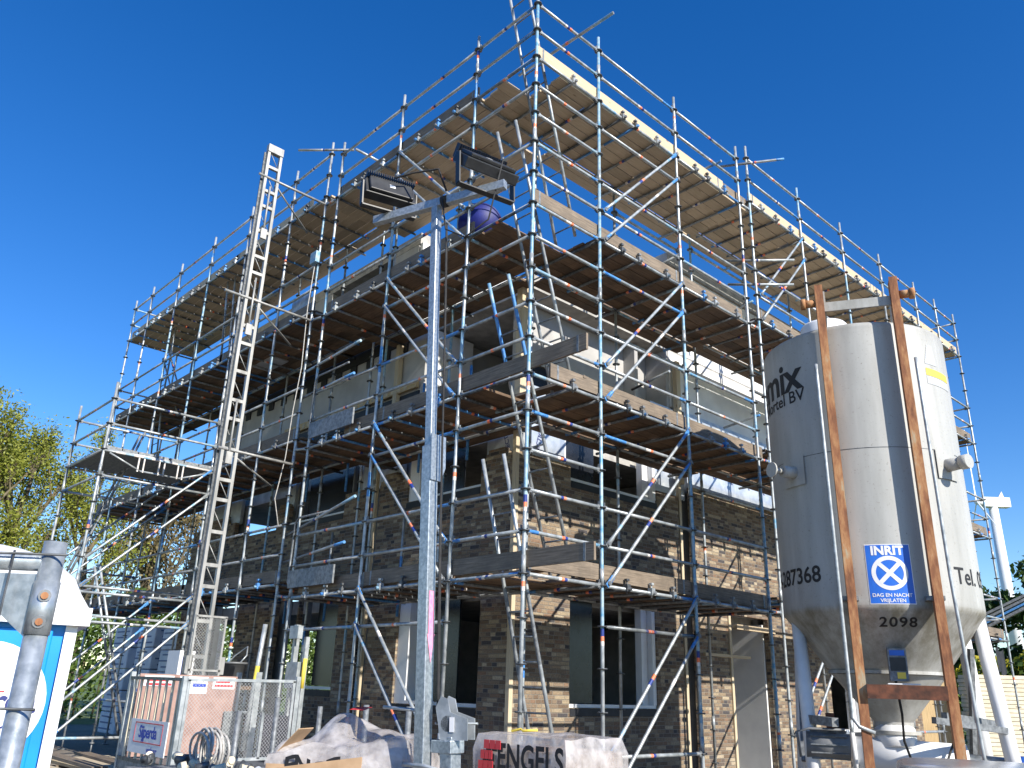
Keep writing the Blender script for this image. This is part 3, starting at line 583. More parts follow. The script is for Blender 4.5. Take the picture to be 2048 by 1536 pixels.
for face, PP in (('R', PR), ('L', PL)):
    for i, s in enumerate(PP):
        for k, z in enumerate(LEV):
            if face == 'L' and i == 0: continue
            z2 = z + off(face, i); reach = DIN + (.46 if k > 0 and s > 1.6 else 0)
            segs = tape_segs(reach); c = rnd.choice([7, 7, 7, 6]); p = P(face, s, .05, z2 - .005); q = P(face, s, reach, z2 - .005)  # tubes below the decks get darker steel to imitate the shade there
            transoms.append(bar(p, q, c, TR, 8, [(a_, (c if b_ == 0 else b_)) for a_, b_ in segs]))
            if i in (0, len(PP) - 1):
                for dz in (.5, 1.0): guards.append(rail(P(face, s, 0, z2 + dz), P(face, s, DIN, z2 + dz))) if i else None
        if i == len(PP) - 1: pass
    for i in range(len(PP) - 1):
        a, b = PP[i], PP[i + 1]
        if b - a < .6 or (i == 0 and face == 'L'): continue
        for k, z in enumerate(LEV):
            if i == 0 and k not in (1, 3): continue
            z2 = z + off(face, i); n = 4 if b - a > 1.6 else 2
            for j in range(1, n):
                s = a + (b - a) * j / n + rnd.uniform(-.12, .12); mi = rnd.choice([7, 7, 7, 6, 1]); p = P(face, s, -.09, z2 + .0); q = P(face, s, 1.5, z2 + .0); sg = tape_segs(1.6); cm = rnd.choice([1, 7, 7, 0, 6])  # bearers mostly in darker steel, the deck's shade put into their colour
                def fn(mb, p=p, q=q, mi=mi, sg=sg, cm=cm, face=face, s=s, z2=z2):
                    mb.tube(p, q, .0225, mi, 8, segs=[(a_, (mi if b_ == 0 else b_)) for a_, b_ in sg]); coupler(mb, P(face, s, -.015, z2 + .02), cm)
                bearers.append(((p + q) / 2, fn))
        # decks
        for k, z in enumerate(LEV):
            if i == 0: a = .62 if k == 3 else .95
            z2 = z + off(face, i) + .031; mat_ = 'plank_new' if k == 3 else 'plank_old'
            if face == 'R' and i == 0 and k not in (1, 3): continue
            d0, d1, npl = .075, 1.375, 6; mb = MB(); w = (d1 - d0) / npl
            e = b + (.38 if i == 2 else 0)
            for j in range(npl):
                zz = z2 + rnd.uniform(0, .006); da = d0 + j * w + .004; ua, ub = a + rnd.uniform(-.06, .02), e + rnd.uniform(-.03, .07)
                o = P(face, ua, da, zz)
                if face == 'R': mb.frame(V(-da - w + .008, ua, zz), (0, 1, 0), (1, 0, 0), (0, 0, 1), ub - ua, w - .013, .034, 0)
                else: mb.frame(V(-ub, da, zz), (1, 0, 0), (0, 1, 0), (0, 0, 1), ub - ua, w - .013, .034, 0)
            decks.append((mb, mat_))
            if k > 0:
                mb = MB(); w = .2
                for j in range(2):
                    da = 1.43 + j * w; ua, ub = max(a, 1.8) + rnd.uniform(-.05, .05), e + rnd.uniform(-.05, .1)
                    if ub - ua < .3: continue
                    if face == 'R': mb.frame(V(-da - w + .01, ua, z2 + .01), (0, 1, 0), (1, 0, 0), (0, 0, 1), ub - ua, w - .012, .034, 0)
                    else: mb.frame(V(-ub, da, z2 + .01), (1, 0, 0), (0, 1, 0), (0, 0, 1), ub - ua, w - .012, .034, 0)
                if mb.v: brackets.append((mb, mat_))
# corner bay: a few boards beside the ladder hole
for k, z in enumerate(LEV):
    mb = MB()
    for j in range(3 if k != 1 else 2): mb.frame(V(-1.36 + j * .205, .02 + rnd.uniform(0, .15), z + .035), (0, 1, 0), (1, 0, 0), (0, 0, 1), 1.5, .198, .036)
    if k == 0: mb.frame(V(-.74, 1.12, z + .05), (1, 0, 0), (0, 1, 0), (0, 0, 1), .7, .2, .036)
    decks.append((mb, 'plank_new' if k == 3 else 'plank_old'))
limited(ledgers, 'ledger', SC, scaf); limited(guards, 'guard_rail', SC, scaf); limited(transoms, 'transom', SC, scaf); limited(bearers, 'bearer', SC, scaf)
for mb, mt in decks: mb.build('platform', mt, scaf)
for mb, mt in brackets: mb.build('bracket_board', mt, scaf)
# toe boards
def toe(face, a, b, z, mat_, d=.03, h=.2, lab=None):
    mb = MB(); th = .034
    if face == 'R': mb.frame(V(-d - th, a, z), (0, 1, 0), (0, 0, 1), (1, 0, 0), b - a, h, th)
    else: mb.frame(V(-b, d, z), (1, 0, 0), (0, 0, 1), (0, 1, 0), b - a, h, th)
    for e in (a + .12, b - .18):      # the metal band near each end
        if face == 'R': mb.box((-d - th - .003, e, z - .002), (-d + .003, e + .035, z + h + .002), 1)
        else: mb.box((-e - .035, d - .003, z - .002), (-e, d + th + .003, z + h + .002), 1)
    o = mb.build('toe_board', [mat_, 'galv_dull'], scaf)
    if lab: o['label'] = lab
Z = [z + .07 for z in LEV]
toe('R', .0, 3.36, Z[0], 'board_weathered'); toe('R', 3.46, 5.6, Z[0], 'board_weathered', .09); toe('R', 5.9, 9.7, Z[0] + .2, 'board_weathered'); toe('R', 9.7, 13.7, Z[0] + .2, 'board_weathered'); toe('R', 13.7, 16.4, Z[0] + .2, 'board_weathered')
toe('R', .43, 3.36, Z[1], 'board_weathered'); toe('R', 3.3, 5.7, Z[1], 'board_weathered', .07); toe('R', 5.85, 9.9, Z[1] + .2, 'board_weathered'); toe('R', 9.8, 13.9, Z[1] + .2, 'board_weathered'); toe('R', 13.7, 16.4, Z[1] + .2, 'board_weathered')
toe('R', .02, 3.5, Z[2], 'board_weathered'); toe('R', 3.42, 5.36, Z[2], 'board_weathered', .066); toe('R', 5.85, 9.9, Z[2] + .2, 'board_weathered'); toe('R', 9.8, 13.9, Z[2] + .2, 'board_weathered'); toe('R', 13.7, 16.4, Z[2] + .2, 'board_weathered')
toe('R', .03, 4.95, Z[3], 'board_new'); toe('R', 4.97, 5.85, Z[3] + .02, 'board_weathered', .066); toe('R', 5.86, 11.3, Z[3] + .2, 'board_new'); toe('R', 11.32, 16.42, Z[3] + .2, 'board_new')
toe('L', -1.06, 3.36, Z[0], 'board_weathered', .03, .2, 'grey board running out past the corner post'); toe('L', 3.3, 5.3, Z[0], 'board_weathered', .07); toe('L', 5.9, 9.9, Z[0] + .22, 'board_weathered')
toe('L', 9.8, 13.2, Z[0] + .22, 'board_weathered'); toe('L', 13.3, 16.4, Z[0] + .22, 'board_weathered')
toe('L', -.95, 3.4, Z[1], 'board_weathered', .03, .21, 'dark board running out past the corner post'); toe('L', 3.3, 4.4, Z[1], 'board_weathered', .07); toe('L', 5.9, 9.9, Z[1] + .22, 'board_weathered'); toe('L', 9.8, 13.2, Z[1] + .22, 'board_weathered'); toe('L', 13.3, 16.4, Z[1] + .22, 'board_weathered')
toe('L', 1.3, 5.38, Z[2], 'board_weathered'); toe('L', 5.9, 9.9, Z[2] + .22, 'board_weathered'); toe('L', 9.8, 13.2, Z[2] + .22, 'board_weathered'); toe('L', 13.3, 16.4, Z[2] + .22, 'board_weathered')
toe('L', 1.35, 5.5, Z[3], 'board_weathered'); toe('L', 6.5, 9.9, Z[3] + .22, 'board_new'); toe('L', 9.8, 13.2, Z[3] + .22, 'board_new'); toe('L', 13.3, 16.45, Z[3] + .22, 'board_new')
# braces, always in pairs
def brace(p, q):
    p = V(p); q = V(q); d = (q - p).normalized()
    mb = MB(); L = (q - p).length; m = rnd.uniform(.36, .62)
    segs = [(.12, 2), (.15, 0), (m, 3), (m + .03, 4), (m + .065, 0), (.86, 2), (.89, 0)] if rnd.random() < .65 else [(.3, 5), (.34, 0), (.94, 1)]
    first = rnd.choice([1, 0, 1]); mb.tube(p, q, .0235, first, 8, segs=[(.09, 0)] + segs)
    for e, sg in ((p, 1), (q, -1)):
        mb.beam(e - d * .05 * sg, e + d * .13 * sg, .016, .058, rnd.choice([1, 1, 7])); mb.disc(e, d.cross(V(0, 0, 1)), .03, .06, 7, 8)
    mb.build('brace', SC, scaf)
for z in LEV:
    for dz in (0, -.5):
        brace(P('R', 3.37, -.055, z + dz + .01), P('R', 1.46, -.055, z - 2.0 + dz + .03)) if z - 2 + dz > .2 else None
        brace(P('L', 3.35, -.055, z + dz + .01), P('L', 1.44, -.055, z - 2.0 + dz + .03)) if z - 2 + dz > .2 else None
        brace(P('R', 7.76, -.055, z + dz + .21), P('R', 5.88, -.055, z - 2.0 + dz + .23)) if z - 2 + dz > .2 else None
        if z > 8: brace(P('L', 15.2, .6, z + dz), P('L', 13.4, .6, z - 2 + dz))
# ties and loose tube ends
mb = MB()
def tie(p, q, mi=0): m_ = MB(); m_.tube(p, q, TR, mi, 8, segs=tape_segs(2)); m_.build('tie_tube', SC, scaf)
tie((-5.2, .1, 11.46), (-6.05, -.64, 11.5), 7); tie((-.3, 5.3, 11.3), (.66, 6.07, 11.4), 7); tie((-.4, 5.5, 9.35), (.53, 6.34, 9.35), 7); tie((-.4, 5.5, 8.85), (.48, 6.33, 8.85), 7)
tie((.72, .91, 11.37), (-1.3, .85, 11.37), 7); tie((-4.52, -.25, 10.95), (-4.52, .9, 10.95)); tie((.12, 4.7, 10.92), (-.9, 4.7, 10.92))
tie((-2.0, 7.6, 9.3), (-1.1, 7.6, 9.5), 7); tie((-2.05, 4.7, 9.2), (-.9, 4.7, 9.35), 7); tie((-2.1, 6.6, 8.9), (-1.0, 6.7, 9.0), 7); tie((-2.0, 4.6, 6.9), (-1.0, 4.4, 6.95), 6); tie((-2.0, 5.3, 5.6), (-.95, 5.5, 5.75), 6); tie((-2.05, 7.7, 6.9), (-1.2, 7.7, 7.0), 7)
tie((-5.9, .05, 3.95), (-3.6, -.1, 4.3), 7); tie((-5.9, .05, 3.5), (-3.75, -.12, 3.62), 7); tie((-6.0, .05, 6.95), (-3.9, -.1, 6.95), 7); tie((-6.0, .05, 6.45), (-4.0, -.1, 6.4), 7)
for x, y in ((-3.0, 1.55), (-4.3, 1.55), (-6.6, 1.55), (-8.1, 1.55)):     # inside guard posts
    m_ = MB(); m_.tube((x, y, 5.1), (x, y, 6.75), TR, 1, 8); m_.disc((x, y, 6.0), (0, 0, 1), .06, .012, 7); m_.build('guard_post', SC, scaf)
    m_ = MB(); m_.tube((x - .3, y, 2.7), (x - .3, y, 4.35), TR, 1, 8, segs=[(.6, 0)]); m_.build('guard_post', SC, scaf)
# access tower at the left
tower = thing('access_tower', 'narrow scaffold access tower jutting out at the left end of the long side', 'scaffold', (-10.2, -1.05, 0))
TX = (-9.15, -11.3); TY = -2.16; zt = 5.62
_scaf = scaf; scaf = tower
for x in TX: standard(x, TY, 0, 6.95, .12 + .5)
for x in TX:
    for dz in (0, .5, 1.0): 
        c, fn = rail((x, TY, zt + dz), (x, 0, zt + dz)); m_ = MB(); fn(m_); m_.build('guard_rail', SC, tower)
    c, fn = rail((x, TY, zt - .5), (x, 0, zt - .5)); m_ = MB(); fn(m_); m_.build('ledger', SC, tower)
for z in (zt, zt + .5, zt + 1.0, zt - .5, 3.12, .62):
    c, fn = rail((TX[0], TY, z), (TX[1], TY, z)); m_ = MB(); fn(m_); m_.build('guard_rail', SC, tower)
for z in (3.12, 3.02, 2.62, 2.52, .62):
    c, fn = rail((TX[0], TY, z), (TX[0], 0, z)); m_ = MB(); fn(m_); m_.build('ledger', SC, tower)
for x in TX:
    for za, zb in ((zt, zt - 2), (zt - .5, zt - 2.5), (3.12, 1.12), (2.62, .62)): brace((x + .04, -.06, za), (x + .04, TY + .06, zb))
m_ = MB()
for k in range(7): m_.box((TX[1] + .02, TY + .04 + k * .3, zt + .03), (TX[0] - .02, TY + .32 + k * .3, zt + .08), 7)
m_.build('platform', SC, tower)
m_ = MB()      # truss beam below the landing
m_.tube((TX[0] + .03, TY, zt - .03), (TX[0] + .03, -.05, zt - .03), .02, 0, 8, segs=[(.1 + k * .08, (2 if k % 2 else 5)) for k in range(9)]); m_.tube((TX[0] + .03, TY + .1, zt - .06), (TX[0] + .03, TY + .7, zt - .3), .018, 0); m_.tube((TX[0] + .03, TY + .7, zt - .3), (TX[0] + .03, -.7, zt - .3), .018, 0); m_.tube((TX[0] + .03, -.7, zt - .3), (TX[0] + .03, -.05, zt - .06), .018, 0)
for y in (TY + .7, -1.07, -.7):
    for s in (-.05, .05): m_.box((TX[0] + .015, y + s - .012, zt - .32), (TX[0] + .045, y + s + .012, zt - .05), 5)
m_.build('truss_beam', SC, tower)
scaf = _scaf

# ------------------------------------------------------------------ ladders in the corner bay
def ladder(x0, x1, ya, za, yb, zb, label, mi=0, blue=False, group='access ladders on the scaffold'):
    t = thing('ladder', label, 'ladder', ((x0 + x1) / 2, ya, za), group); n = int((zb - za) / .28)
    for x in (x0, x1):
        m_ = MB(); sg = [(.70, 1), (.93, 2)] if blue else [(rnd.uniform(.3, .5), 7), (rnd.uniform(.55, .7), 0)]
        m_.tube((x, ya, za), (x, yb, zb), .024, mi, 10, segs=sg); m_.build('stile', SC, t)
    for k in range(n - (2 if za < 9 else 0)):
        f = (k + .6) / n; y = ya + (yb - ya) * f; z = za + (zb - za) * f; m_ = MB(); m_.tube((x0, y, z), (x1, y, z), .0125, 7, 6); m_.build('rung', SC, t)
ladder(-.67, -.28, 1.12, .05, -.12, 4.36, 'bottom ladder of the corner bay, standing on the ground')
ladder(-.67, -.28, 1.16, 2.98, -.15, 6.84, 'corner bay ladder with blue stile tops, standing on the lowest deck', 0, True)
ladder(-.67, -.28, 1.16, 5.48, -.12, 9.35, 'corner bay ladder standing on the second deck from the ground')
ladder(-.67, -.28, 1.16, 7.98, -.12, 12.5, 'topmost corner ladder rising above the highest guard rail')
ladder(-14.9, -14.55, .55, 7.98 + .24, .55 - .0, 10.9, 'steep dark ladder hung between the top two decks near the far left end', 7)
ladder(-10.9, -10.5, .5, 8.2, .3, 11.0, 'dull ladder between the top two decks left of the hoist mast', 7)
ladder(-14.7, -14.3, .7, 5.7, .45, 8.6, 'dull ladder standing on the second deck near the far left end', 7)

ladder(-10.9, -10.62, -2.0, 3.1, -1.0, 6.5, 'narrow ladder standing inside the access tower at the left', 7)
ladder(-10.2, -9.9, -.4, .05, -1.6, 3.6, 'lower ladder inside the access tower, standing on the ground', 7)
# ------------------------------------------------------------------ hoist mast, hoist cage
hm = thing('hoist_mast', 'tall galvanised ladder shaped hoist mast standing before the long side', 'hoist', (-5.9, -1.19, 0))
MXX = -5.85; MYY = (-1.315, -1.07)
for y in MYY:
    m_ = MB(); m_.box((MXX - .035, y - .025, .3), (MXX + .035, y + .025, 11.12)); m_.build('rail', 'alu_dull', hm)
m_ = MB(); m_.box((MXX - .07, MYY[0] - .06, .3), (MXX - .048, MYY[0] + .0, 11.0)); m_.build('rack', 'dark_steel', hm)
z = .55; kk = 0
while z < 11.0:
    m_ = MB(); m_.box((MXX - .03, MYY[0] + .026, z), (MXX + .03, MYY[1] - .026, z + .055)); m_.tube((MXX + .0, MYY[0] + .03, z + .36), (MXX, MYY[1] - .03, z + .07), .008, 0, 5); m_.build('rung', 'alu_dull', hm); kk += 1; z += .52 if kk % 3 else .33
m_ = MB(); m_.prism([(MXX - .05, MYY[0] - .03, 11.0), (MXX - .05, MYY[1] + .03, 11.0), (MXX - .05, MYY[1] + .03, 11.16), (MXX - .05, MYY[0] - .03, 11.16)], (.1, 0, 0)); m_.build('head_plate', 'alu_dull', hm)
for z, y0 in ((7.95, -1.72), (5.2, -1.4), (10.45, -1.45)):
    m_ = MB(); m_.tube((-5.82, y0, z), (-5.82, -.04, z - .02), TR, 0, 8); m_.tube((-5.82, -1.1, z - .1), (-6.6, .05, z - .3), .018, 0, 6); m_.build('tie_tube', 'alu_dull', hm)
for z in (10.1, 8.2, 5.9):
    m_ = MB(); m_.tube((MXX + .07, MYY[0] + .1, z - .85), (MXX + .07, MYY[0] + .1, z + .15), .018, 0, 6); m_.box((MXX + .05, MYY[0] + .05, z - .95), (MXX + .09, MYY[0] + .16, z - .75)); m_.build('latch_bar', 'alu_dull', hm)
# the guard of wire mesh at the foot of the mast
GX = -5.5; m_ = MB()
for a, b in (((-1.44, .8), (-1.44, 2.52)), ((-.98, .8), (-.98, 2.52)), ((-1.46, 2.52), (-.96, 2.52)), ((-1.46, 1.75), (-.96, 1.75)), ((-1.46, .8), (-.96, .8))): m_.beam((GX, a[0], a[1]), (GX, b[0], b[1]), .03, .03, 0, (1, 0, 0))
gd = m_.build('guard_frame', 'alu_dull', hm); m_ = MB(); m_.quad((GX, -1.44, .8), (GX, -.98, .8), (GX, -.98, 2.52), (GX, -1.44, 2.52)); m_.build('mesh', 'wire_mesh', gd)
m_ = MB(); m_.box((GX - .05, -1.5, 1.7), (GX + .0, -1.4, 1.95)); m_.build('lower_bracket', 'alu_dull', hm)
m_ = MB(); m_.box((GX - .05, -1.0, 1.7), (GX + .0, -.9, 1.95)); m_.build('lower_bracket', 'alu_dull', hm)

cage = thing('hoist_cage', 'hoist platform with brown plywood wall, mesh gate and rental signs', 'hoist cage', (-4.5, -1.5, 0))
m_ = MB(); m_.box((-5.36, -2.18, .62), (-5.33, -.72, 1.68)); m_.build('plywood_wall', 'plywood_brown', cage)
m_ = MB(); m_.box((-5.36, -2.28, .5), (-3.5, -.7, .6)); m_.build('floor', 'galv_dull', cage)
for x, y, h in ((-5.38, -2.26, 1.7), (-3.58, -2.28, 1.66), (-3.56, -.74, 1.7), (-5.38, -.7, 1.74)):
    m_ = MB(); m_.box((x - .03, y - .03, .05), (x + .03, y + .03, h)); m_.build('post', 'galv', cage)
m_ = MB(); X = -3.55
for a, b in (((-2.24, .7), (-2.24, 1.62)), ((-.8, .7), (-.8, 1.64)), ((-2.26, 1.62), (-.78, 1.64)), ((-2.26, .7), (-.78, .7)), ((-1.2, .7), (-1.2, 1.25))): m_.beam((X, a[0], a[1]), (X, b[0], b[1]), .035, .035, 0, (1, 0, 0))
gate = m_.build('gate', 'galv', cage); m_ = MB(); m_.quad((X, -2.24, .7), (X, -.8, .7), (X, -.8, 1.63), (X, -2.24, 1.61)); m_.build('mesh', 'wire_mesh', gate)
m_ = MB(); m_.box((-5.3, -.9, .62), (-5.28, -.72, 1.2)); m_.box((-4.4, -.76, .62), (-3.6, -.73, 1.2)); m_.build('kick_plate', 'galv_dull', cage)
m_ = MB(); Y = -2.27
m_.beam((-5.36, Y, 1.62), (-3.6, Y, 1.62), .04, .04, 1); m_.beam((-5.36, Y, .62), (-3.6, Y, .62), .04, .04, 1)
for k in range(8): x = -5.2 + k * .21; m_.box((x - .014, Y - .014, .62), (x + .014, Y + .014, 1.61), 0)
m_.build('barred_gate', ['cream', 'dark_steel'], cage)
m_ = MB(); o = V(-4.98, Y - .035, .72); d = V(1, 0, 0); nrm = V(0, -1, 0); m_.frame(o, d, (0, 0, 1), nrm, 1.2, .40, .012)
for (a0, b0, w, h) in ((.16, .125, .9, .012), (.16, .355, .9, .012), (.16, .125, .012, .24), (1.05, .125, .012, .24)): m_.frame(o + d * a0 + V(0, 0, b0) + nrm * .012, d, (0, 0, 1), nrm, w, h, .003, 2)
fm = planar(o + nrm * .016 + d * .61, d, (0, 0, 1)); put_text(m_, 'Sijperda', .2, lambda x, y: fm(x, y + .19), 1, .005, .92, 0, 'c'); put_text(m_, 'verhuur', .11, lambda x, y: fm(x + .2, y + .02), 1, .002, .95, 0, 'c')
m_.build('sign', ['sign_white', 'ink_blue', 'ink_red'], cage)
for y0, w, c, z0 in ((-2.12, .42, 2, 1.52), (-1.62, .42, 1, 1.43), (-1.12, .34, 2, 1.5)):
    m_ = MB(); m_.box((-5.329, y0, z0), (-5.322, y0 + w, 1.66)); m_.box((-5.3215, y0 + .03, 1.6 if c == 1 else 1.53), (-5.318, y0 + w - .03, 1.63 if c == 1 else 1.56), c); m_.box((-5.3215, y0 + .04, 1.585), (-5.318, y0 + w - .08, 1.61), c) if c == 2 else m_.box((-5.3215, y0 + .2, 1.52), (-5.318, y0 + w - .02, 1.57), c)
    m_.build('sticker', ['sign_white', 'ink_blue', 'ink_red'], cage)
for k, (x, y, z0, z1, w) in enumerate(((-4.3, -.42, .5, 2.42, .035), (-4.1, -.36, .5, 2.25, .03), (-4.75, -.72, .6, 1.75, .045))):
    m_ = MB(); m_.box((x - w, y - w, z0), (x + w, y + w, z1)); m_.build('carriage_post', 'galv', cage)
m_ = MB(); m_.box((-4.36, -.5, 1.55), (-4.04, -.4, 1.9)); m_.build('carriage_plate', 'galv', cage)
m_ = MB(); m_.box((-4.34, -.52, 2.22), (-4.1, -.44, 2.4)); m_.build('carriage_hook', 'galv', cage)
m_ = MB(); m_.tube((-4.78, -.8, .7), (-4.72, -.72, 2.42), .035, 0, 8, segs=[(.55, 1), (.66, 0)]); m_.build('lever_pole', ['galv', 'ink_yellow'], cage)
m_ = MB(); m_.tube((-4.0, -.42, 1.55), (-3.98, -.42, 1.95), .03, 0, 8); m_.build('marker', 'ink_yellow', cage)

# ------------------------------------------------------------------ light mast and its floodlights
lm = thing('light_mast', 'galvanised square light mast with hand winch and pink arrow, left of the corner', 'light mast', (2.28, -3.1, 0))
Q = V(2.335, -3.065, 0); e1 = V(.93, .36, 0).normalized(); e2 = V(-.36, .93, 0)
k1 = V(.15, -1, 0).normalized(); k2 = V(1, .15, 0)          # faces of the square tube
def sq(m_, z0, z1, w, mi=0, q=Q): m_.frame(q - k1 * w / 2 - k2 * w / 2 + V(0, 0, z0), (0, 0, 1), k2, k1, z1 - z0, w, w, mi)
m_ = MB(); sq(m_, 0, 3.32, .088); m_.build('lower_post', 'galv_flake', lm, .006)
m_ = MB(); sq(m_, 3.3, 5.42, .064); m_.build('upper_post', 'galv_flake', lm, .006)
m_ = MB(); m_.prism([Q + k2 * .0445 + V(0, 0, 3.05) + k1 * .045, Q + k2 * .0445 + V(0, 0, 3.4) + k1 * .045, Q + k2 * .0445 + V(0, 0, 3.4) - k1 * .11, Q + k2 * .0445 + V(0, 0, 3.16) - k1 * .11, Q + k2 * .0445 + V(0, 0, 3.05) - k1 * .06], k2 * .01)
m_.build('hinge_plate', 'galv_flake', lm)
top = Q + V(0, 0, 5.42)
m_ = MB(); m_.beam(top - e1 * .62, top + e1 * .64, .06, .075); m_.build('cross_arm', 'galv_flake', lm, .004)
m_ = MB(); m_.frame(Q + k2 * .0455 - k1 * .028 + V(0, 0, 1.96), (0, 0, 1), k1, k2, .3, .05, .002); m_.poly([Q + k2 * .0474 - k1 * .04 + V(0, 0, 1.97), Q + k2 * .0474 - k1 * .003 + V(0, 0, 1.78), Q + k2 * .0474 + k1 * .034 + V(0, 0, 1.97)])
m_.build('arrow', 'pink_paint', lm)
W = Q + e1 * .2 + e2 * .02
m_ = MB(); sq(m_, 0, 1.32, .1, 0, W); m_.box((W.x - .14, W.y - .06, 1.22), (W.x + .07, W.y + .06, 1.3)); m_.build('base_post', 'galv_flake', lm, .006)
m_ = MB()
for dd in (-.05, .05):
    o = W + V(0, 0, 1.3) - k1 * .0 + e2 * dd; m_.prism([o - e1 * .05, o + e1 * .15, o + e1 * .15 + V(0, 0, .13), o + V(0, 0, .17) + e1 * .02, o + V(0, 0, .25) - e1 * .0, o - e1 * .05 + V(0, 0, .27), o - e1 * .09 + V(0, 0, .2)], e2 * .008)
m_.tube(W - e1 * .12 + V(0, 0, 1.40), W + e1 * .2 + V(0, 0, 1.40), .008, 0, 6); m_.tube(W + V(0, 0, 1.40) - e2 * .05, W + V(0, 0, 1.40) + e2 * .05, .05, 1, 12); m_.frame(W + V(0, 0, 1.35) - e2 * .057 + e1 * .02, (0, 0, 1), e1, e2, .09, .035, .003, 2)
m_.build('winch', ['galv', 'dark_steel', 'sign_white'], lm)
m_ = MB(); m_.path([Q - k2 * .1 - k1 * -.07 + V(0, 0, 1.15), Q + k1 * .07 + V(0, 0, 1.15), Q + k1 * .08 + k2 * .1 + V(0, 0, 1.15), Q + k1 * .05 + k2 * .18 + V(0, 0, 1.13), Q + k2 * .2 + V(0, 0, 1.02)], .014); m_.tube(Q - k2 * .38 + V(0, 0, 1.5), Q - k2 * .06 + V(0, 0, 1.48), .012, 0, 6); m_.build('locking_bar', 'galv', lm)
m_ = MB()
for j, (a, w) in enumerate(((.075, 0), (.09, .02))):
    pts = [Q + k2 * (a + .02 + .012 * math.sin(z * 1.7 + j)) + k1 * (-.03 + w + .012 * math.cos(z * 1.3 + j)) + V(0, 0, z) for z in [1.4 + .2 * i for i in range(20)]]; m_.path(pts, .007)
m_.path([top + e1 * .09 + V(0, 0, .1), top + e1 * .04 - e2 * .05 + V(0, 0, .3), top - e1 * .25 + V(0, 0, .38), top - e1 * .36 - e2 * .1 + V(0, 0, .3)], .009)
m_.path([top + e1 * .08 - e2 * .05, top + e1 * .12 - e2 * .05 - V(0, 0, .3), top + e1 * .3 - e2 * .05 - V(0, 0, .42), top + e1 * .5 - e2 * .03 - V(0, 0, .3), top + e1 * .62 + V(0, 0, .25)], .007); m_.disc(top + e1 * .08, e1, .05, .05); m_.build('cable', 'rubber', lm)
m_ = MB(); m_.box((Q.x - .5, Q.y - .5, .01), (Q.x + .6, Q.y + .5, .14)); m_.build('foot', 'concrete', lm)
LEAN = Matrix.Translation((2.28, -3.1, 0)) @ Matrix.Rotation(R_(-2.3), 4, Vector((-math.sin(yaw), math.cos(yaw), 0))) @ Matrix.Translation((-2.28, 3.1, 0))
lm.matrix_basis = LEAN @ Matrix.Translation((2.28, -3.1, 0))
def flood(c, aim, side, upv, label, w=.34, h=.26):
    """lamp body seen from behind: finned housing held in a U-shaped yoke"""
    aim = V(aim).normalized(); side = V(side); side = (side - aim * side.dot(aim)).normalized(); u = side.cross(aim)
    if u.z < 0: u = -u
    c = V(c); t = thing('floodlight', label, 'floodlight', c, 'floodlights on the light mast')
    m_ = MB(); a = [(-w, -h * .5), (w, -h * .5), (w, h * .32), (w * .92, h * .5), (-w * .92, h * .5), (-w, h * .32)]
    m_.prism([c + side * (x * .5) + u * y - aim * .03 for x, y in a], aim * .09); m_.prism([c + side * (x * .43) + u * y * .85 - aim * .065 for x, y in a], aim * .034); m_.build('housing', 'black_plastic', t, .008)
    m_ = MB()
    for k in range(22): x = -w * .46 + k * w * .92 / 21; m_.frame(c + side * (x - .004) + u * (h * .36) - aim * .09, u, side, aim, h * .2, .007, .12)
    m_.build('cooling_fins', 'black_plastic', t)
    m_ = MB(); m_.frame(c - side * .02 - u * .02 - aim * .068, side, u, aim, .05, .035, .002); m_.build('label_plate', 'sign_white', t)
    m_ = MB(); s2 = w * .5 + .014; dn = V(0, 0, -1); dn = (dn - side * dn.dot(side)).normalized(); fw_ = side.cross(dn); L = h * .62 + .1
    for sg in (-1, 1): m_.frame(c + side * (s2 * sg) - side * .006 - fw_ * .03 - dn * .03, dn, side, fw_, L, .012, .06)
    m_.frame(c - side * s2 + dn * (L - .03) - fw_ * .03, side, dn, fw_, 2 * s2, .012, .06); m_.build('yoke', 'black_plastic', t)
    m_ = MB(); m_.frame(c - side * w * .46 - u * h * .42 + aim * .061, side, u, aim, w * .92, h * .8, .002); m_.build('lens', 'window_white', t)
    t.matrix_basis = LEAN @ Matrix.Translation(c)
    return t
flood(top - e1 * .47 + V(0, 0, .24) - e2 * .02, (-.93, .22, -.30), (.22, .97, 0), V(0, 0, 1), 'finned black floodlight seen from behind, left end of the mast arm', .46, .2)
flood(top + e1 * .46 + V(0, 0, .23), (-.66, .10, -.74), (.15, .98, 0), V(0, 0, 1), 'black floodlight seen edge on, tilted steeply at the right end of the mast arm', .5, .3)

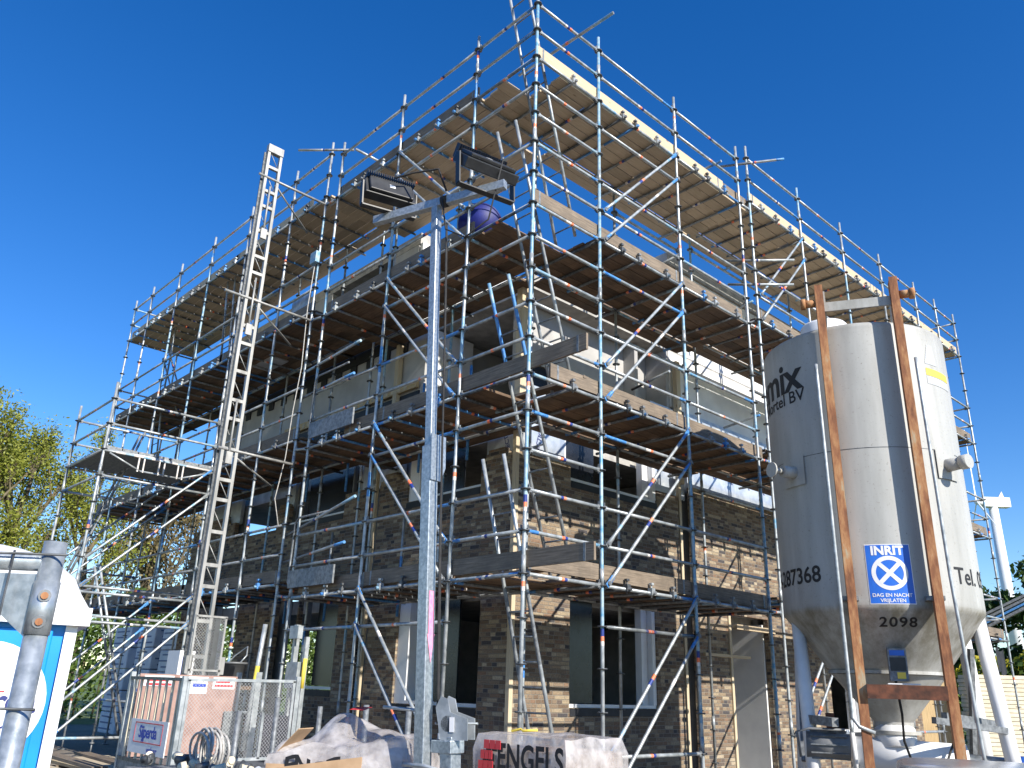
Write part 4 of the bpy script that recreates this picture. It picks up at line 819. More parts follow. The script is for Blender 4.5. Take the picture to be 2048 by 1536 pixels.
# ------------------------------------------------------------------ mortar silo
SX, SY, SR = 2.24, 4.30, 1.2; SCN = V(SX, SY, 0); n_ = V(.471, -.882, 0); t_ = V(.882, .471, 0); F0 = math.atan2(n_.y, n_.x)
silo = thing('mortar_silo', 'weathered off-white mortar silo on legs with two rusty upright rails', 'silo', (SX, SY, 0))
m_ = MB(); m_.lathe(SCN, [(SR, 2.70), (SR, 6.26)], 0, 96); m_.lathe(SCN, [(SR, 6.26), (SR - .004, 6.285), (SR - .015, 6.305), (SR - .035, 6.32), (SR - .07, 6.335), (.9, 6.40), (.5, 6.47), (.0, 6.5)], 0, 96)
m_.build('tank', 'silo_paint', silo)
m_ = MB(); m_.lathe(SCN, [(SR + .0025, 4.598), (SR + .0025, 4.606)], 0, 96); m_.build('weld_seam', 'dark_steel', silo)
m_ = MB(); m_.lathe(SCN, [(SR, 2.70), (SR - .003, 2.675), (SR - .012, 2.65), (SR - .03, 2.625)], 0, 96); m_.lathe(SCN, [(SR - .03, 2.625), (.69, 1.985)], 0, 96); m_.lathe(SCN, [(.71, 1.985), (.71, 1.945)], 0, 96); m_.lathe(SCN, [(.69, 1.985), (.712, 1.985)], 0, 96); m_.lathe(SCN, [(.67, 1.945), (.712, 1.945)], 0, 96)
m_.lathe(SCN, [(.67, 1.94), (.23, 1.4)], 0, 96); m_.lathe(SCN, [(.23, 1.4), (.23, 1.3)], 0, 48); m_.lathe(SCN, [(.3, 1.3), (.3, 1.26)], 0, 48); m_.lathe(SCN, [(.23, 1.3), (.3, 1.3)], 0, 48); m_.lathe(SCN, [(.2, 1.26), (.3, 1.26)], 0, 48); m_.build('cone', 'silo_paint', silo)
m_ = MB(); m_.lathe(SCN + V(-.2, -.3, 0), [(.0, 6.74), (.3, 6.74), (.33, 6.7), (.33, 6.44)], 0, 32); m_.lathe(SCN + V(.1, .35, 0), [(0, 6.8), (.16, 6.78), (.16, 6.44)], 0, 24); m_.build('lid', 'white_plastic', silo)
def cyl(ang, z, r=SR + .004): return SCN + V(r * math.cos(ang), r * math.sin(ang), z)
def cylmap(a_deg, z0, r=SR + .004): return lambda x, y: cyl(R_(a_deg) + x / SR, z0 + y, r)
for tx, sz, a_, z_, bd_, sp_, al in (('Remix', .60, -97, 5.56, .014, .95, 'r'), ('droge Mortel BV', .235, -97, 5.38, .003, 1, 'r'), ('0515-287368', .28, -98, 3.0, .005, 1, 'r'), ('Tel. 0515-287368', .28, -21, 2.97, .003, 1, 'l')):
    m_ = MB(); put_text(m_, tx, sz, cylmap(a_, z_), 0, bd_, sp_, 0, al); m_.build('lettering', 'ink_black', silo)
def conemap(a0, z0):
    def f(x, y):
        z = z0 + y * .77; r = .69 + (SR - .03 - .69) * (z - 1.985) / (2.63 - 1.985) + .008; return SCN + V(r * math.cos(R_(a0) + x / r), r * math.sin(R_(a0) + x / r), z)
    return f
m_ = MB(); put_text(m_, '2098', .19, conemap(-57, 2.46), 0, .004, 1.15, 0, 'c'); m_.build('lettering', 'ink_black', silo)
def patch(m_, a0, a1, z0, z1, mi, r, n=12):
    for k in range(n):
        p, q = R_(a0 + (a1 - a0) * k / n), R_(a0 + (a1 - a0) * (k + 1) / n); m_.quad(cyl(p, z0, r), cyl(q, z0, r), cyl(q, z1, r), cyl(p, z1, r), mi)
m_ = MB(); ac = -59.3; hw = 11.6
patch(m_, ac - hw - .4, ac + hw + .4, 2.68 + .02, 3.4, 1, SR + .003); patch(m_, ac - hw, ac + hw, 2.71, 3.39, 0, SR + .005)
cz = 3.06
for k in range(48):
    a, b = 2 * PI * k / 48, 2 * PI * (k + 1) / 48
    f = lambda rr, an: cyl(R_(ac) + rr * math.cos(an) / SR, cz + rr * math.sin(an), SR + .007)
    m_.quad(f(.152, a), f(.2, a), f(.2, b), f(.152, b), 1)
for an in (PI / 4, -PI / 4):
    d, e = (math.cos(an), math.sin(an)), (-math.sin(an), math.cos(an)); N = 12
    for k in range(N):
        u0, u1 = -.165 + .33 * k / N, -.165 + .33 * (k + 1) / N
        g_ = lambda u, v: cyl(R_(ac) + (d[0] * u + e[0] * v) / SR, cz + d[1] * u + e[1] * v, SR + (.0075 if an > 0 else .008))
        m_.quad(g_(u0, -.024), g_(u1, -.024), g_(u1, .024), g_(u0, .024), 1)
sm = cylmap(ac, 3.275, SR + .008); put_text(m_, 'INRIT', .145, sm, 1, .006, 1.02, 0, 'c'); sm2 = cylmap(ac, 2.785, SR + .008); put_text(m_, 'DAG EN NACHT', .058, sm2, 1, .001, 1.0, 0, 'c'); sm3 = cylmap(ac, 2.724, SR + .008); put_text(m_, 'VRIJLATEN', .058, sm3, 1, .001, 1.0, 0, 'c'); m_.build('sign', ['sign_blue', 'sign_white'], silo)
m_ = MB(); patch(m_, -19, 6, 5.62, 5.72, 1, SR + .004); patch(m_, -19, 6, 5.5, 5.61, 0, SR + .004)
for k in range(8): patch(m_, -19 + k * .5, -8 - k * .3, 5.78 + k * .035, 5.815 + k * .035, 2, SR + .004, 6)
m_.build('emblem', ['ink_grey', 'ink_yellow', 'ink_grey'], silo)
KL, KR, DB = -.40, .52, 1.31
for k in (KL, KR):
    o = SCN + n_ * DB + t_ * k; m_ = MB()
    m_.frame(o - t_ * .05 + n_ * .0, (0, 0, 1), t_, n_, 6.86, .1, .02)                   # web facing out
    m_.frame(o - t_ * .05 - n_ * .13, (0, 0, 1), t_, n_, 6.82, .012, .13); m_.frame(o + t_ * .038 - n_ * .13, (0, 0, 1), t_, n_, 6.82, .012, .13)
    m_.build('upright_rail', 'rust', silo)
    sg = -1 if k < 0 else 1; q = o + V(0, 0, 6.62); m_ = MB(); m_.tube(q + t_ * (.06 * sg) - n_ * .05, q + t_ * (.2 * sg) - n_ * .05, .055, 0, 16); m_.disc(q + t_ * (.21 * sg) - n_ * .05, t_, .075, .06, 0, 16); m_.build('roller', 'rust', silo)
    m_ = MB(); o2 = o - t_ * (.03 * sg) - n_ * .12; m_.prism([o2 + V(0, 0, 6.82), o2 + V(0, 0, 6.5), o2 - n_ * .28 + V(0, 0, 6.36), o2 - n_ * .42 + V(0, 0, 6.36), o2 - n_ * .12 + V(0, 0, 6.8)], t_ * .05); m_.build('bracket', 'silo_paint', silo)
    m_ = MB(); m_.frame(o - t_ * .12 - n_ * .2 + V(0, 0, 2.74), t_, n_, (0, 0, 1), .2, .14, .05); m_.frame(o - t_ * .02 - n_ * .2 + V(0, 0, .3), (0, 0, 1), t_, n_, 2.44, .06, .06); m_.build('rail_bracket', 'galv_dull', silo)
    m_ = MB(); p = o + t_ * (.13 * sg) + n_ * .02
    if sg < 0: m_.path([p + V(0, 0, 5.72), p + V(0, 0, 5.6), p + V(0, 0, 3), p + V(0, 0, 1.45), p + t_ * .06 + V(0, 0, 1.36), p + t_ * .22 + V(0, 0, 1.3)], .024)
    else: m_.path([p + V(0, 0, 5.7), p + V(0, 0, 5.55), p + t_ * .02 + V(0, 0, 3), p + t_ * .08 + V(0, 0, 1.2), p + t_ * .1 + V(0, 0, .7)], .022)
    m_.build('fill_pipe', 'galv', silo)
m_ = MB(); o = SCN + n_ * (DB + .02) + t_ * (KL + .05); m_.frame(o + V(0, 0, 1.66), t_, n_, (0, 0, 1), KR - KL - .1, .05, .15); m_.build('cross_bar', 'rust_dark', silo)
m_ = MB(); o = SCN + n_ * (DB - .1) + t_ * (KL + .05); m_.frame(o + V(0, 0, 6.5), t_, n_, (0, 0, 1), KR - KL - .1, .03, .13); m_.build('cross_bar', 'silo_paint', silo)
for ang, flare in ((-111, True), (-13.5, False)):
    a = R_(ang); rd = V(math.cos(a), math.sin(a), 0); o = SCN + rd * SR + V(0, 0, 4.42); m_ = MB()
    patch(m_, ang - 9, ang + 9, 4.24, 4.62, 0, SR + .02); m_.tube(o - rd * .05, o + rd * .2, .085, 0, 20, .075)
    if flare: m_.tube(o + rd * .2, o + rd * .36, .035, 0, 16); m_.disc(o + rd * .37, rd, .1, .02, 0, 20)
    else: m_.tube(o + rd * .2, o + rd * .3, .09, 0, 20)
    m_.build('trunnion', 'silo_paint', silo)
for k, d0, k2_, d1 in ((-1.03, .15, -.97, .55), (1.08, .12, 1.28, .3), (-1.0, -.55, -1.15, -.9), (1.0, -.55, 1.15, -.9)):
    m_ = MB(); m_.tube(SCN + t_ * k + n_ * d0 + V(0, 0, 2.72), SCN + t_ * k2_ + n_ * d1 + V(0, 0, .05), .085, 0, 18); q = SCN + t_ * k2_ + n_ * d1; m_.box((q.x - .15, q.y - .15, .0), (q.x + .15, q.y + .15, .05)); m_.build('leg', 'white_plastic', silo)
for a, b, w in ((t_ * 1.15 - n_ * .3 + V(0, 0, 1.42), t_ * .5 + n_ * .6 + V(0, 0, 1.5), .07), (t_ * 1.2 + n_ * .25 + V(0, 0, 1.35), t_ * .35 + n_ * .9 + V(0, 0, 1.45), .07), (t_ * 1.05 - n_ * .4 + V(0, 0, 2.3), t_ * .9 - n_ * .7 + V(0, 0, .6), .06), (t_ * -1.0 + n_ * .35 + V(0, 0, 1.4), t_ * -.7 + n_ * .7 + V(0, 0, 1.38), .1), (t_ * -1.05 - n_ * .5 + V(0, 0, 2.4), t_ * -1.1 + n_ * .1 + V(0, 0, .9), .05)):
    m_ = MB(); m_.beam(SCN + a, SCN + b, w, w); m_.build('leg_brace', 'galv_dull', silo)
# switch box and papers on the cone
q = SCN + n_ * .86; m_ = MB(); m_.frame(q - t_ * .06 + V(0, 0, 1.86), t_, n_, (0, 0, 1), .2, .12, .36); m_.frame(q - t_ * .04 + n_ * .121 + V(0, 0, 2.14), t_, (0, 0, 1), n_, .16, .06, .004, 1); m_.frame(q - t_ * .045 + n_ * .121 + V(0, 0, 1.97), t_, (0, 0, 1), n_, .17, .15, .003, 4); m_.frame(q + t_ * .02 + n_ * .125 + V(0, 0, 1.885), t_, (0, 0, 1), n_, .09, .07, .004, 3); m_.frame(q - t_ * .1 + n_ * .02 + V(0, 0, 1.82), t_, n_, (0, .1, 1), .34, .2, .012, 2); m_.build('switch_box', ['galv_dull', 'sign_blue', 'sign_white', 'ink_yellow', 'black_plastic'], silo)
# mixer under the outlet
m_ = MB(); q = SCN + n_ * .1; m_.tube(q - t_ * .5 + V(0, 0, 1.02), q + t_ * .75 + V(0, 0, .98), .2, 0, 24); m_.tube(SCN + V(0, 0, 1.3), q + V(0, 0, 1.05), .24, 0, 24); m_.disc(q - t_ * .5 + V(0, 0, 1.02), t_, .24, .05, 0, 24); m_.tube(q + t_ * .75 + V(0, 0, .98), q + t_ * 1.3 + V(0, 0, .95), .1, 1, 16); m_.tube(q + t_ * 1.3 + V(0, 0, .95), q + t_ * 1.45 + V(0, 0, .95), .13, 2, 16); m_.build('mixer', ['white_plastic', 'galv', 'sign_blue'], silo)
m_ = MB(); q = SCN + n_ * .45; m_.tube(q - t_ * 1.05 + V(0, 0, 1.12), q - t_ * .55 + V(0, 0, 1.1), .15, 0, 20)
for k in range(10):
    a = 2 * PI * k / 10; m_.frame(q - t_ * 1.0 + V(0, 0, 1.12) + n_ * (.14 * math.cos(a)) + V(0, 0, .14 * math.sin(a)), t_, V(0, 0, math.sin(a)) + n_ * math.cos(a), V(0, 0, math.cos(a)) - n_ * math.sin(a), .42, .03, .012, 1)
m_.frame(q - t_ * .8 - n_ * .06 + V(0, 0, 1.22), (0, 0, 1), t_, n_, .26, .1, .1, 2); m_.path([q - t_ * 1.12 + n_ * .2 + V(0, 0, .98), q - t_ * 1.15 + n_ * .2 + V(0, 0, 1.26), q - t_ * 1.0 + n_ * .2 + V(0, 0, 1.3), q - t_ * .6 + n_ * .2 + V(0, 0, 1.3)], .016, 0); m_.build('motor', ['grey_plastic', 'galv_dull', 'rust_dark'], silo)
m_ = MB(); m_.path([SCN + n_ * .9 + V(0, 0, 1.88), SCN + n_ * .85 + t_ * .03 + V(0, 0, 1.5), SCN + n_ * .5 + t_ * .05 + V(0, 0, 1.2), SCN + n_ * .4 + t_ * .15 + V(0, 0, .85), SCN + n_ * .4 + t_ * .45 + V(0, 0, .9), SCN + n_ * .3 + t_ * .6 + V(0, 0, 1.2)], .015); m_.build('cable', 'rubber', silo)

# ------------------------------------------------------------------ brick pallets
def hull(m_, o, ux, uy, sx, sy, h, lump, mi, seed):
    """wrapped load: box skinned with a gently crumpled film"""
    r2 = random.Random(seed); nx, ny, nz = 14, 10, 12; o = V(o)
    def pt(x, y, z):
        b = lump * (math.sin(x * 9 + seed) * math.sin(y * 7 + z * 8) + .6 * math.sin(z * 17 + x * 11 + y * 13)); return b
    def grid(f, na, nb):
        base = len(m_.v)
        for j in range(nb + 1):
            for i in range(na + 1): m_.v.append(f(i / na, j / nb))
        for j in range(nb):
            for i in range(na): q = base + j * (na + 1) + i; m_.face((q, q + 1, q + na + 2, q + na + 1), mi, None, True)
    def rnd_c(x, y, z):   # rounded box coordinate
        e = 0.04; zz = z * h; ins = 0
        if z > .97: ins = .03 * (z - .97) / .03
        X, Y = (x - .5) * (sx - 2 * ins), (y - .5) * (sy - 2 * ins); return X, Y, zz
    def S(x, y, z):
        X, Y, Z_ = rnd_c(x, y, z); b = pt(x, y, z); nx_ = (x - .5) * 2; ny_ = (y - .5) * 2
        p = o + ux * (X + (b if abs(nx_) > .99 else 0)) + uy * (Y + (b if abs(ny_) > .99 else 0)) + V(0, 0, Z_ + (b * 1.4 if z > .99 else 0)); return p
    grid(lambda a, b: S(a, 0, b), nx, nz); grid(lambda a, b: S(1, a, b), ny, nz); grid(lambda a, b: S(1 - a, 1, b), nx, nz); grid(lambda a, b: S(0, 1 - a, b), ny, nz); grid(lambda a, b: S(a, b, 1), nx, ny)
def pallet(o, ux, sx, sy, h, label, logo, torn):
    ux = V(ux).normalized(); uy = V(-ux.y, ux.x, 0); o = V(o); t = thing('brick_pallet', label, 'brick pallet', o, 'wrapped brick pallets')
    m_ = MB()
    for k in range(3): m_.frame(o - ux * sx / 2 + uy * (-sy / 2 + k * (sy - .1) / 2), ux, uy, (0, 0, 1), sx, .1, .09)
    for k in range(6): m_.frame(o - uy * sy / 2 - ux * (sx / 2 - k * (sx - .1) / 5) + V(0, 0, .09), uy, -ux if False else ux, (0, 0, 1), sy, .1, .022)
    m_.build('pallet_base', 'board_weathered', t)
    m_ = MB()
    nb = int(sx / .056); nl = int((h - .13) / .102)
    for l in range(nl):
        for k in range(nb):
            x = -sx / 2 + .03 + k * (sx - .06) / nb; m_.frame(o + ux * x - uy * (sy / 2 - .025) + V(0, 0, .115 + l * .102), uy, ux, (0, 0, 1), sy - .05, (sx - .06) / nb - .003, .1, k % 3 if rnd.random() < .5 else (k + l) % 3)
    m_.build('bricks', ['cardboard', 'brick_loose', 'brick_loose_dark'], t)
    m_ = MB()
    if not torn: hull(m_, o + V(0, 0, .05), ux, uy, sx, sy, h - .05, .008, 0, 3)
    else: hull(m_, o + V(0, 0, .05), ux, uy, sx, sy, h - .05, .02, 0, 5)
    m_.build('wrap', 'film', t)
    return t, ux, uy
simple('brick_loose', (0.40, 0.30, 0.24), (0.50, 0.38, 0.30), 0.85, 0, 30, 0.1)
simple('brick_loose_dark', (0.26, 0.20, 0.17), (0.36, 0.28, 0.23), 0.85, 0, 30, 0.1)
t, ux, uy = pallet((2.49, -2.09, 0), (.995, .06, 0), .88, .70, 1.33, 'neatly wrapped brick pallet printed with a red mark, in front of the corner', True, False)
fc = V(2.49, -2.09, 0) - uy * (.35 + .02); m_ = MB(); fm = planar(fc - ux * .40 + V(0, 0, 1.08), ux, (0, 0, 1))
put_text(m_, 'ENGELS', .235, lambda x, y: fm(x * .74 + .235, y + .03), 0, .006, 1.02, 0, 'l'); m_.build('lettering', 'ink_black', t); m_ = MB(); put_text(m_, 'BAKSTEEN', .105, lambda x, y: fm(x * .8 + .18, y - .1), 1, .001, 1.25, 0, 'l')
m_.build('lettering', ['ink_black', 'ink_grey'], t); m_ = MB()
for k, (x, w) in enumerate(((0, .17), (.02, .12), (.05, .15), (.07, .12), (.1, .17))):   # stepped red E of small bricks
    for j in range(3): m_.frame(fm(x + j * w / 3, -.12 + k * .068) - uy * .002, ux, (0, 0, 1), -uy, w / 3 - .006, .058, .004, 2); m_.frame(fm(x + j * w / 3 + .02, -.135 + k * .068), ux, (0, 0, 1), -uy, w / 3 - .006, .05, .002, 0)
m_.build('emblem', ['ink_black', 'ink_grey', 'ink_red'], t)
m_ = MB(); m_.path([V(2.26, -2.26, 1.345), V(2.3, -2.2, 1.36), V(2.34, -2.22, 1.35), V(2.44, -2.17, 1.36)], .009); m_.build('strap', 'ink_yellow', t)
t, ux, uy = pallet((1.45, -3.05, 0), (.80, .60, 0), 1.0, .8, 1.2, 'torn open brick pallet with crumpled film and cardboard, left of the light mast', False, True)
o = V(1.45, -3.05, 0); m_ = MB(); N = 40; b0 = len(m_.v)
def film_z(x, y):      # loose film heaped over the top, falling over the edges
    r = math.sin(5.1 * x + 1.3 * y) * .03 + math.sin(9.3 * y - 4.2 * x + 1) * .022 + abs(math.sin(8 * x + 5 * y)) * .03 + abs(math.sin(13 * x - 9 * y + 2)) * .02
    pk = .20 * math.exp(-((x + .12) ** 2 + (y - .05) ** 2) / .035) + .06 * math.exp(-((x - .3) ** 2 + (y + .1) ** 2) / .05)
    e = max(abs(x) - .47, 0) * 4.5 + max(abs(y) - .37, 0) * 4.5
    return 1.2 + r + pk - e
for j in range(N + 1):
    for i in range(N + 1):
        x, y = (i / N - .5) * 1.12, (j / N - .5) * .94; m_.v.append(o + ux * x + uy * y + V(0, 0, film_z(x, y)))
for j in range(N):
    for i in range(N): q = b0 + j * (N + 1) + i; m_.face((q, q + 1, q + N + 2, q + N + 1), 0, None, True)
m_.build('loose_film', 'film', t)
m_ = MB(); f0 = o - ux * .5 - uy * .36
m_.frame(f0 + V(0, 0, 1.12), (.5, .2, .5), (-.5, .8, 0), (0, -.3, 1), .3, .22, .006); m_.frame(f0 + ux * .1 - uy * .06 + V(0, 0, 1.0), ux + V(0, 0, .15), (0, 0, 1), -uy, .6, .08, .01); m_.frame(f0 - uy * .05 + V(0, 0, .8), ux, (0, 0, 1), -uy, .16, .3, .01); m_.build('cardboard', 'cardboard', t)
m_ = MB(); fm = planar(o - uy * .424 - ux * .36 + V(0, 0, 1.03), ux, (0, 0, 1)); put_text(m_, 'ENGELS', .16, lambda x, y: fm(x, y + .02 * math.sin(x * 20)), 0, .006, .9, 0, 'l'); fm2 = planar(o - ux * .02 + uy * -.16 + V(0, 0, 1.46), ux, (uy + V(0, 0, .1)).normalized()); put_text(m_, 'E', .2, fm2, 1, .02); m_.build('lettering', ['ink_black', 'ink_red'], t)

# ------------------------------------------------------------------ portable toilet
rv = V(.679, .734, 0); fv = V(-.734, .679, 0)
toi = thing('portable_toilet', 'blue portable toilet with white domed roof behind the fence', 'portable toilet', (2.3, -6.0, 0))
tc_ = V(3.03, -5.60, 0); ux = V(.22, .975, 0).normalized(); uy = V(-ux.y, ux.x, 0); o = tc_ - ux * 1.16     # front left foot; the front faces the camera
WD, DP, HT = 1.16, 1.16, 1.86
m_ = MB(); m_.frame(o, ux, uy, (0, 0, 1), WD, DP, HT); m_.build('body', 'blue_plastic', toi, .02)
m_ = MB(); m_.frame(o + ux * .12 - uy * .02 + V(0, 0, .15), ux, uy, (0, 0, 1), WD - .3, .02, 1.66)
m_.frame(o + ux * .3 - uy * .03 + V(0, 0, .3), ux, uy, (0, 0, 1), .7, .012, .68); m_.frame(o + ux * (WD - .13) - uy * .03 + V(0, 0, .15), (0, 0, 1), ux, uy, 1.66, .05, .03); m_.build('door', 'blue_plastic', toi, .01)
m_ = MB(); m_.frame(o + ux * (WD - .035) - uy * .025 + V(0, 0, .02), (0, 0, 1), ux, uy, HT - .03, .045, .05)
m_.build('corner_trim', 'white_plastic', toi)
m_ = MB(); cx = o + ux * .87 - uy * .045; N = 40
m_.poly([cx + ux * (.235 * math.cos(2 * PI * k / N)) + V(0, 0, 1.52 + .235 * math.sin(2 * PI * k / N)) for k in range(N)]); m_.frame(cx - ux * .22 - uy * .003 + V(0, 0, 1.56), ux, (0, 0, 1), -uy, .3, .005, .001, 2)
fm = planar(cx - uy * .004, ux, (0, 0, 1)); put_text(m_, 'Sijperda', .13, lambda x, y: fm(x + .02, y + 1.485), 1, .002, .9, 0, 'c'); put_text(m_, 'verhuur', .075, lambda x, y: fm(x + .06, y + 1.425), 1, .001, 1, 0, 'c'); put_text(m_, '0515-47', .05, lambda x, y: fm(x - .1, y + 1.375), 3, .0, 1, 0, 'c'); m_.build('sticker', ['sign_white', 'ink_navy', 'ink_red', 'ink_grey'], toi)
m_ = MB()     # domed roof with overhang
NX, NY = 16, 12; b0 = len(m_.v)
for j in range(NY + 1):
    for i in range(NX + 1):
        x, y = i / NX, j / NY; zx = 1 - abs(2 * x - 1) ** 3.2; zy = 1 - abs(2 * y - 1) ** 3.2; zz = .04 + .30 * (zx * zy) ** .55
        m_.v.append(o + ux * (-.05 + x * (WD + .1)) + uy * (-.07 + y * (DP + .14)) + V(0, 0, HT + zz))
for j in range(NY):
    for i in range(NX): q = b0 + j * (NX + 1) + i; m_.face((q, q + 1, q + NX + 2, q + NX + 1), 0, None, True)
m_.frame(o - ux * .05 - uy * .07 + V(0, 0, HT - .03), ux, uy, (0, 0, 1), WD + .1, DP + .14, .075); m_.tube(o + ux * (WD - .1) + uy * (DP + .02) + V(0, 0, HT - .25), o + ux * (WD - .08) + uy * (DP + .02) + V(0, 0, HT + .2), .055, 0, 12); m_.build('roof', 'white_plastic', toi)

# ------------------------------------------------------------------ site fence panel
fen = thing('fence_panel', 'galvanised site fence panel with worn end post, close in front of the blue toilet', 'fence', (5.27, -6.34, 0))
p0 = V(5.285, -6.325, 0); lv = (-rv * 1 - fv * .04).normalized(); p1 = p0 + lv * 3.4
for p in (p0, p1):
    m_ = MB(); m_.tube(p + V(0, 0, .06), p + V(0, 0, 1.868), .0205, 0, 20); m_.tube(p + V(0, 0, 1.70), p + V(0, 0, 1.795), .0225, 0, 20); m_.tube(p + V(0, 0, .25), p + V(0, 0, .36), .0225, 0, 20); m_.build('post', 'galv_flake', fen)
cm = (CAM - p0); cm.z = 0; cm.normalize()
for z in (1.722, 1.768):
    m_ = MB(); m_.disc(p0 + cm * .0225 + V(0, 0, z), cm, .011, .004, 1, 14); m_.disc(p0 + cm * .0245 + V(0, 0, z), cm, .0065, .006, 0, 10); m_.build('screw', ['rust', 'galv_dull'], fen)
for z in (1.83, .3): m_ = MB(); m_.tube(p0 + V(0, 0, z), p1 + V(0, 0, z), .0165, 0, 16); m_.build('rail', 'galv_flake', fen)
for sg, p in ((1, p0), (-1, p1)):
    m_ = MB(); m_.prism([p + lv * (.018 * sg) + V(0, 0, 1.808), p + lv * (.2 * sg) + V(0, 0, 1.808), p + lv * (.16 * sg) + V(0, 0, 1.80), p + lv * (.02 * sg) + V(0, 0, 1.695)], cm * .004); m_.build('gusset', 'galv_flake', fen)
m_ = MB(); wr = cm * .024
for k in range(33): q = p0 + lv * (.072 + k * .1) + wr; m_.tube(q + V(0, 0, .2), q + V(0, 0, 1.848), .0023, 0, 6)
for z in (1.842, 1.575, 1.3, 1.0, .7, .45, .25): m_.tube(p0 - lv * .026 + wr * 1.1 + V(0, 0, z), p1 + wr * 1.1 + V(0, 0, z), .0023, 0, 6)
m_.build('wire_mesh', 'rust_wire' if 'rust_wire' in MATS else 'dark_steel', fen)
for p in (p0, p1): m_ = MB(); m_.frame(p - lv * .35 - fv * .12, lv, fv, (0, 0, 1), .7, .24, .13); m_.build('foot', 'concrete', fen, .02)

# ------------------------------------------------------------------ parked car (its roof corner shows at the lower right)
car = thing('parked_car', 'silver car with dark windows, only its roof corner in view', 'car', (6.9, -2.2, 0))
A = V(5.235, -2.62, 0); cu_ = V(.915, .403, 0).normalized(); cv_ = V(-cu_.y, cu_.x, 0)
def cpt(u, v, z): return A + cu_ * u + cv_ * v + V(0, 0, z)
RZ = 1.345
m_ = MB(); body = [(-.12, .3), (-.16, .5), (-.12, .82), (.0, .87), (3.0, .85), (3.75, .76), (3.85, .55), (3.8, .3)]
m_.prism([cpt(u, -.3, z) for u, z in body], cv_ * 1.74); m_.build('body', 'car_paint', car, .05)
def ring(u0, u1, v0, v1, z, r, n=7):
    pts = []
    for cx, cy, a0 in ((u1 - r, v1 - r, 0), (u0 + r, v1 - r, 90), (u0 + r, v0 + r, 180), (u1 - r, v0 + r, 270)):
        for k in range(n + 1): a = R_(a0 + 90 * k / n); pts.append(cpt(cx + r * math.cos(a), cy + r * math.sin(a), z))
    return pts
def skin(m_, rings, mi=0, cap=True):
    b = len(m_.v); n = len(rings[0])
    for r in rings: m_.v += r
    for i in range(len(rings) - 1):
        for k in range(n): k2 = (k + 1) % n; q = b + i * n; m_.face((q + k, q + k2, q + n + k2, q + n + k), mi, None, True)
    if cap: m_.face(tuple(b + (len(rings) - 1) * n + k for k in range(n)), mi, None, True)
m_ = MB(); skin(m_, [ring(-.0, 2.15, .28, 1.15, RZ - .07, .14), ring(-.012, 2.17, .27, 1.16, RZ - .045, .15), ring(-.005, 2.16, .278, 1.152, RZ - .02, .15), ring(.03, 2.1, .31, 1.11, RZ - .004, .14), ring(.12, 2.0, .4, 1.02, RZ + .004, .1)]); m_.build('roof', 'chrome', car)
m_ = MB(); skin(m_, [ring(-.08, 2.85, -.26, 1.4, .86, .12), ring(-.0, 2.14, .285, 1.145, RZ - .068, .14)], 0, False); m_.build('window', 'glass_dark', car)
for u, d_ in ((.02, -.03), (1.0, 0), (2.2, .5)):
    for v0, v1 in ((-.263, .278), (1.405, 1.152)):
        m_ = MB(); m_.beam(cpt(u + d_, v0, .87), cpt(u, v1, RZ - .06), .045, .02, 0, cv_); m_.build('window_pillar', 'chrome', car)
for u in (.55, 3.05):
    for v in (-.31, 1.25):
        m_ = MB(); c = cpt(u, v + .1, .31); m_.disc(c, cv_, .31, .2, 0, 28); wh = m_.build('wheel', 'rubber', car); m_ = MB(); m_.disc(c, cv_, .2, .21, 0, 20); m_.build('rim', 'chrome', wh)
for v in (-.15, 1.0):
    m_ = MB(); m_.frame(cpt(3.83, v, .56), cv_, (0, 0, 1), cu_, .3, .12, .03); m_.build('headlight', 'glass_dark', car)

# ------------------------------------------------------------------ small things on site
def insulation(x, y, h, w, label, seed):
    t = thing('insulation_stack', label, 'insulation stack', (x, y, 0), 'wrapped insulation packs'); r2 = random.Random(seed); m_ = MB(); n = 5
    for k in range(n): m_.box((x - w / 2, y - .6, .1 + k * h / n), (x + w / 2, y + .6, .1 + (k + 1) * h / n - .015))
    m_.build('pack', 'insul_wrap', t, .03); m_ = MB()
    for k in range(n):
        for j in range(3):
            a = r2.uniform(-.5, -.3); b = r2.uniform(.1, .45); z = .2 + k * h / n + j * h / n / 3.6; m_.box((x + w / 2 + .002, y + a, z), (x + w / 2 + .005, y + b, z + .04)); m_.box((x + a * w, y - .606, z), (x + b * w, y - .602, z + .04))
    m_.build('print', 'ink_fade', t)
insulation(-16.2, 3.1, 2.8, 1.2, 'blue-white wrapped insulation stack nearest the house, beyond the access tower', 1); insulation(-17.7, 3.0, 2.9, 1.2, 'blue-white wrapped insulation stack in the middle of its row behind the toilet', 2); insulation(-19.3, 2.9, 2.9, 1.3, 'blue-white wrapped insulation stack at the outer end of its row', 3)
def tub(c, r, h, label, mat_, axis=(0, 0, 1), name='mortar_tub', hnd=True):
    c = V(c); t = thing(name, label, 'tub', c); m_ = MB(); rot = V(0, 0, 1).rotation_difference(V(axis)).to_matrix()
    m_.lathe((0, 0, 0), [(0, .0), (r * .82, 0), (r, h), (r * 1.06, h), (r * 1.06, h - .03), (r * 1.0, h - .03)], 0, 32); m_.lathe((0, 0, 0), [(r * .97, h), (r * .79, .02), (0, .02)], 0, 32)
    m_.v = [c + rot @ p for p in m_.v]; m_.build('tub_body', mat_, t)
    if not hnd: return t
    m_ = MB(); m_.path([c + rot @ V(r, 0, h - .02), c + rot @ V(r * 1.0, .1, h + .1), c + rot @ V(0, .2, h + .24), c + rot @ V(-r, .1, h + .1), c + rot @ V(-r, 0, h - .02)], .012); m_.build('handle', 'galv', t); return t
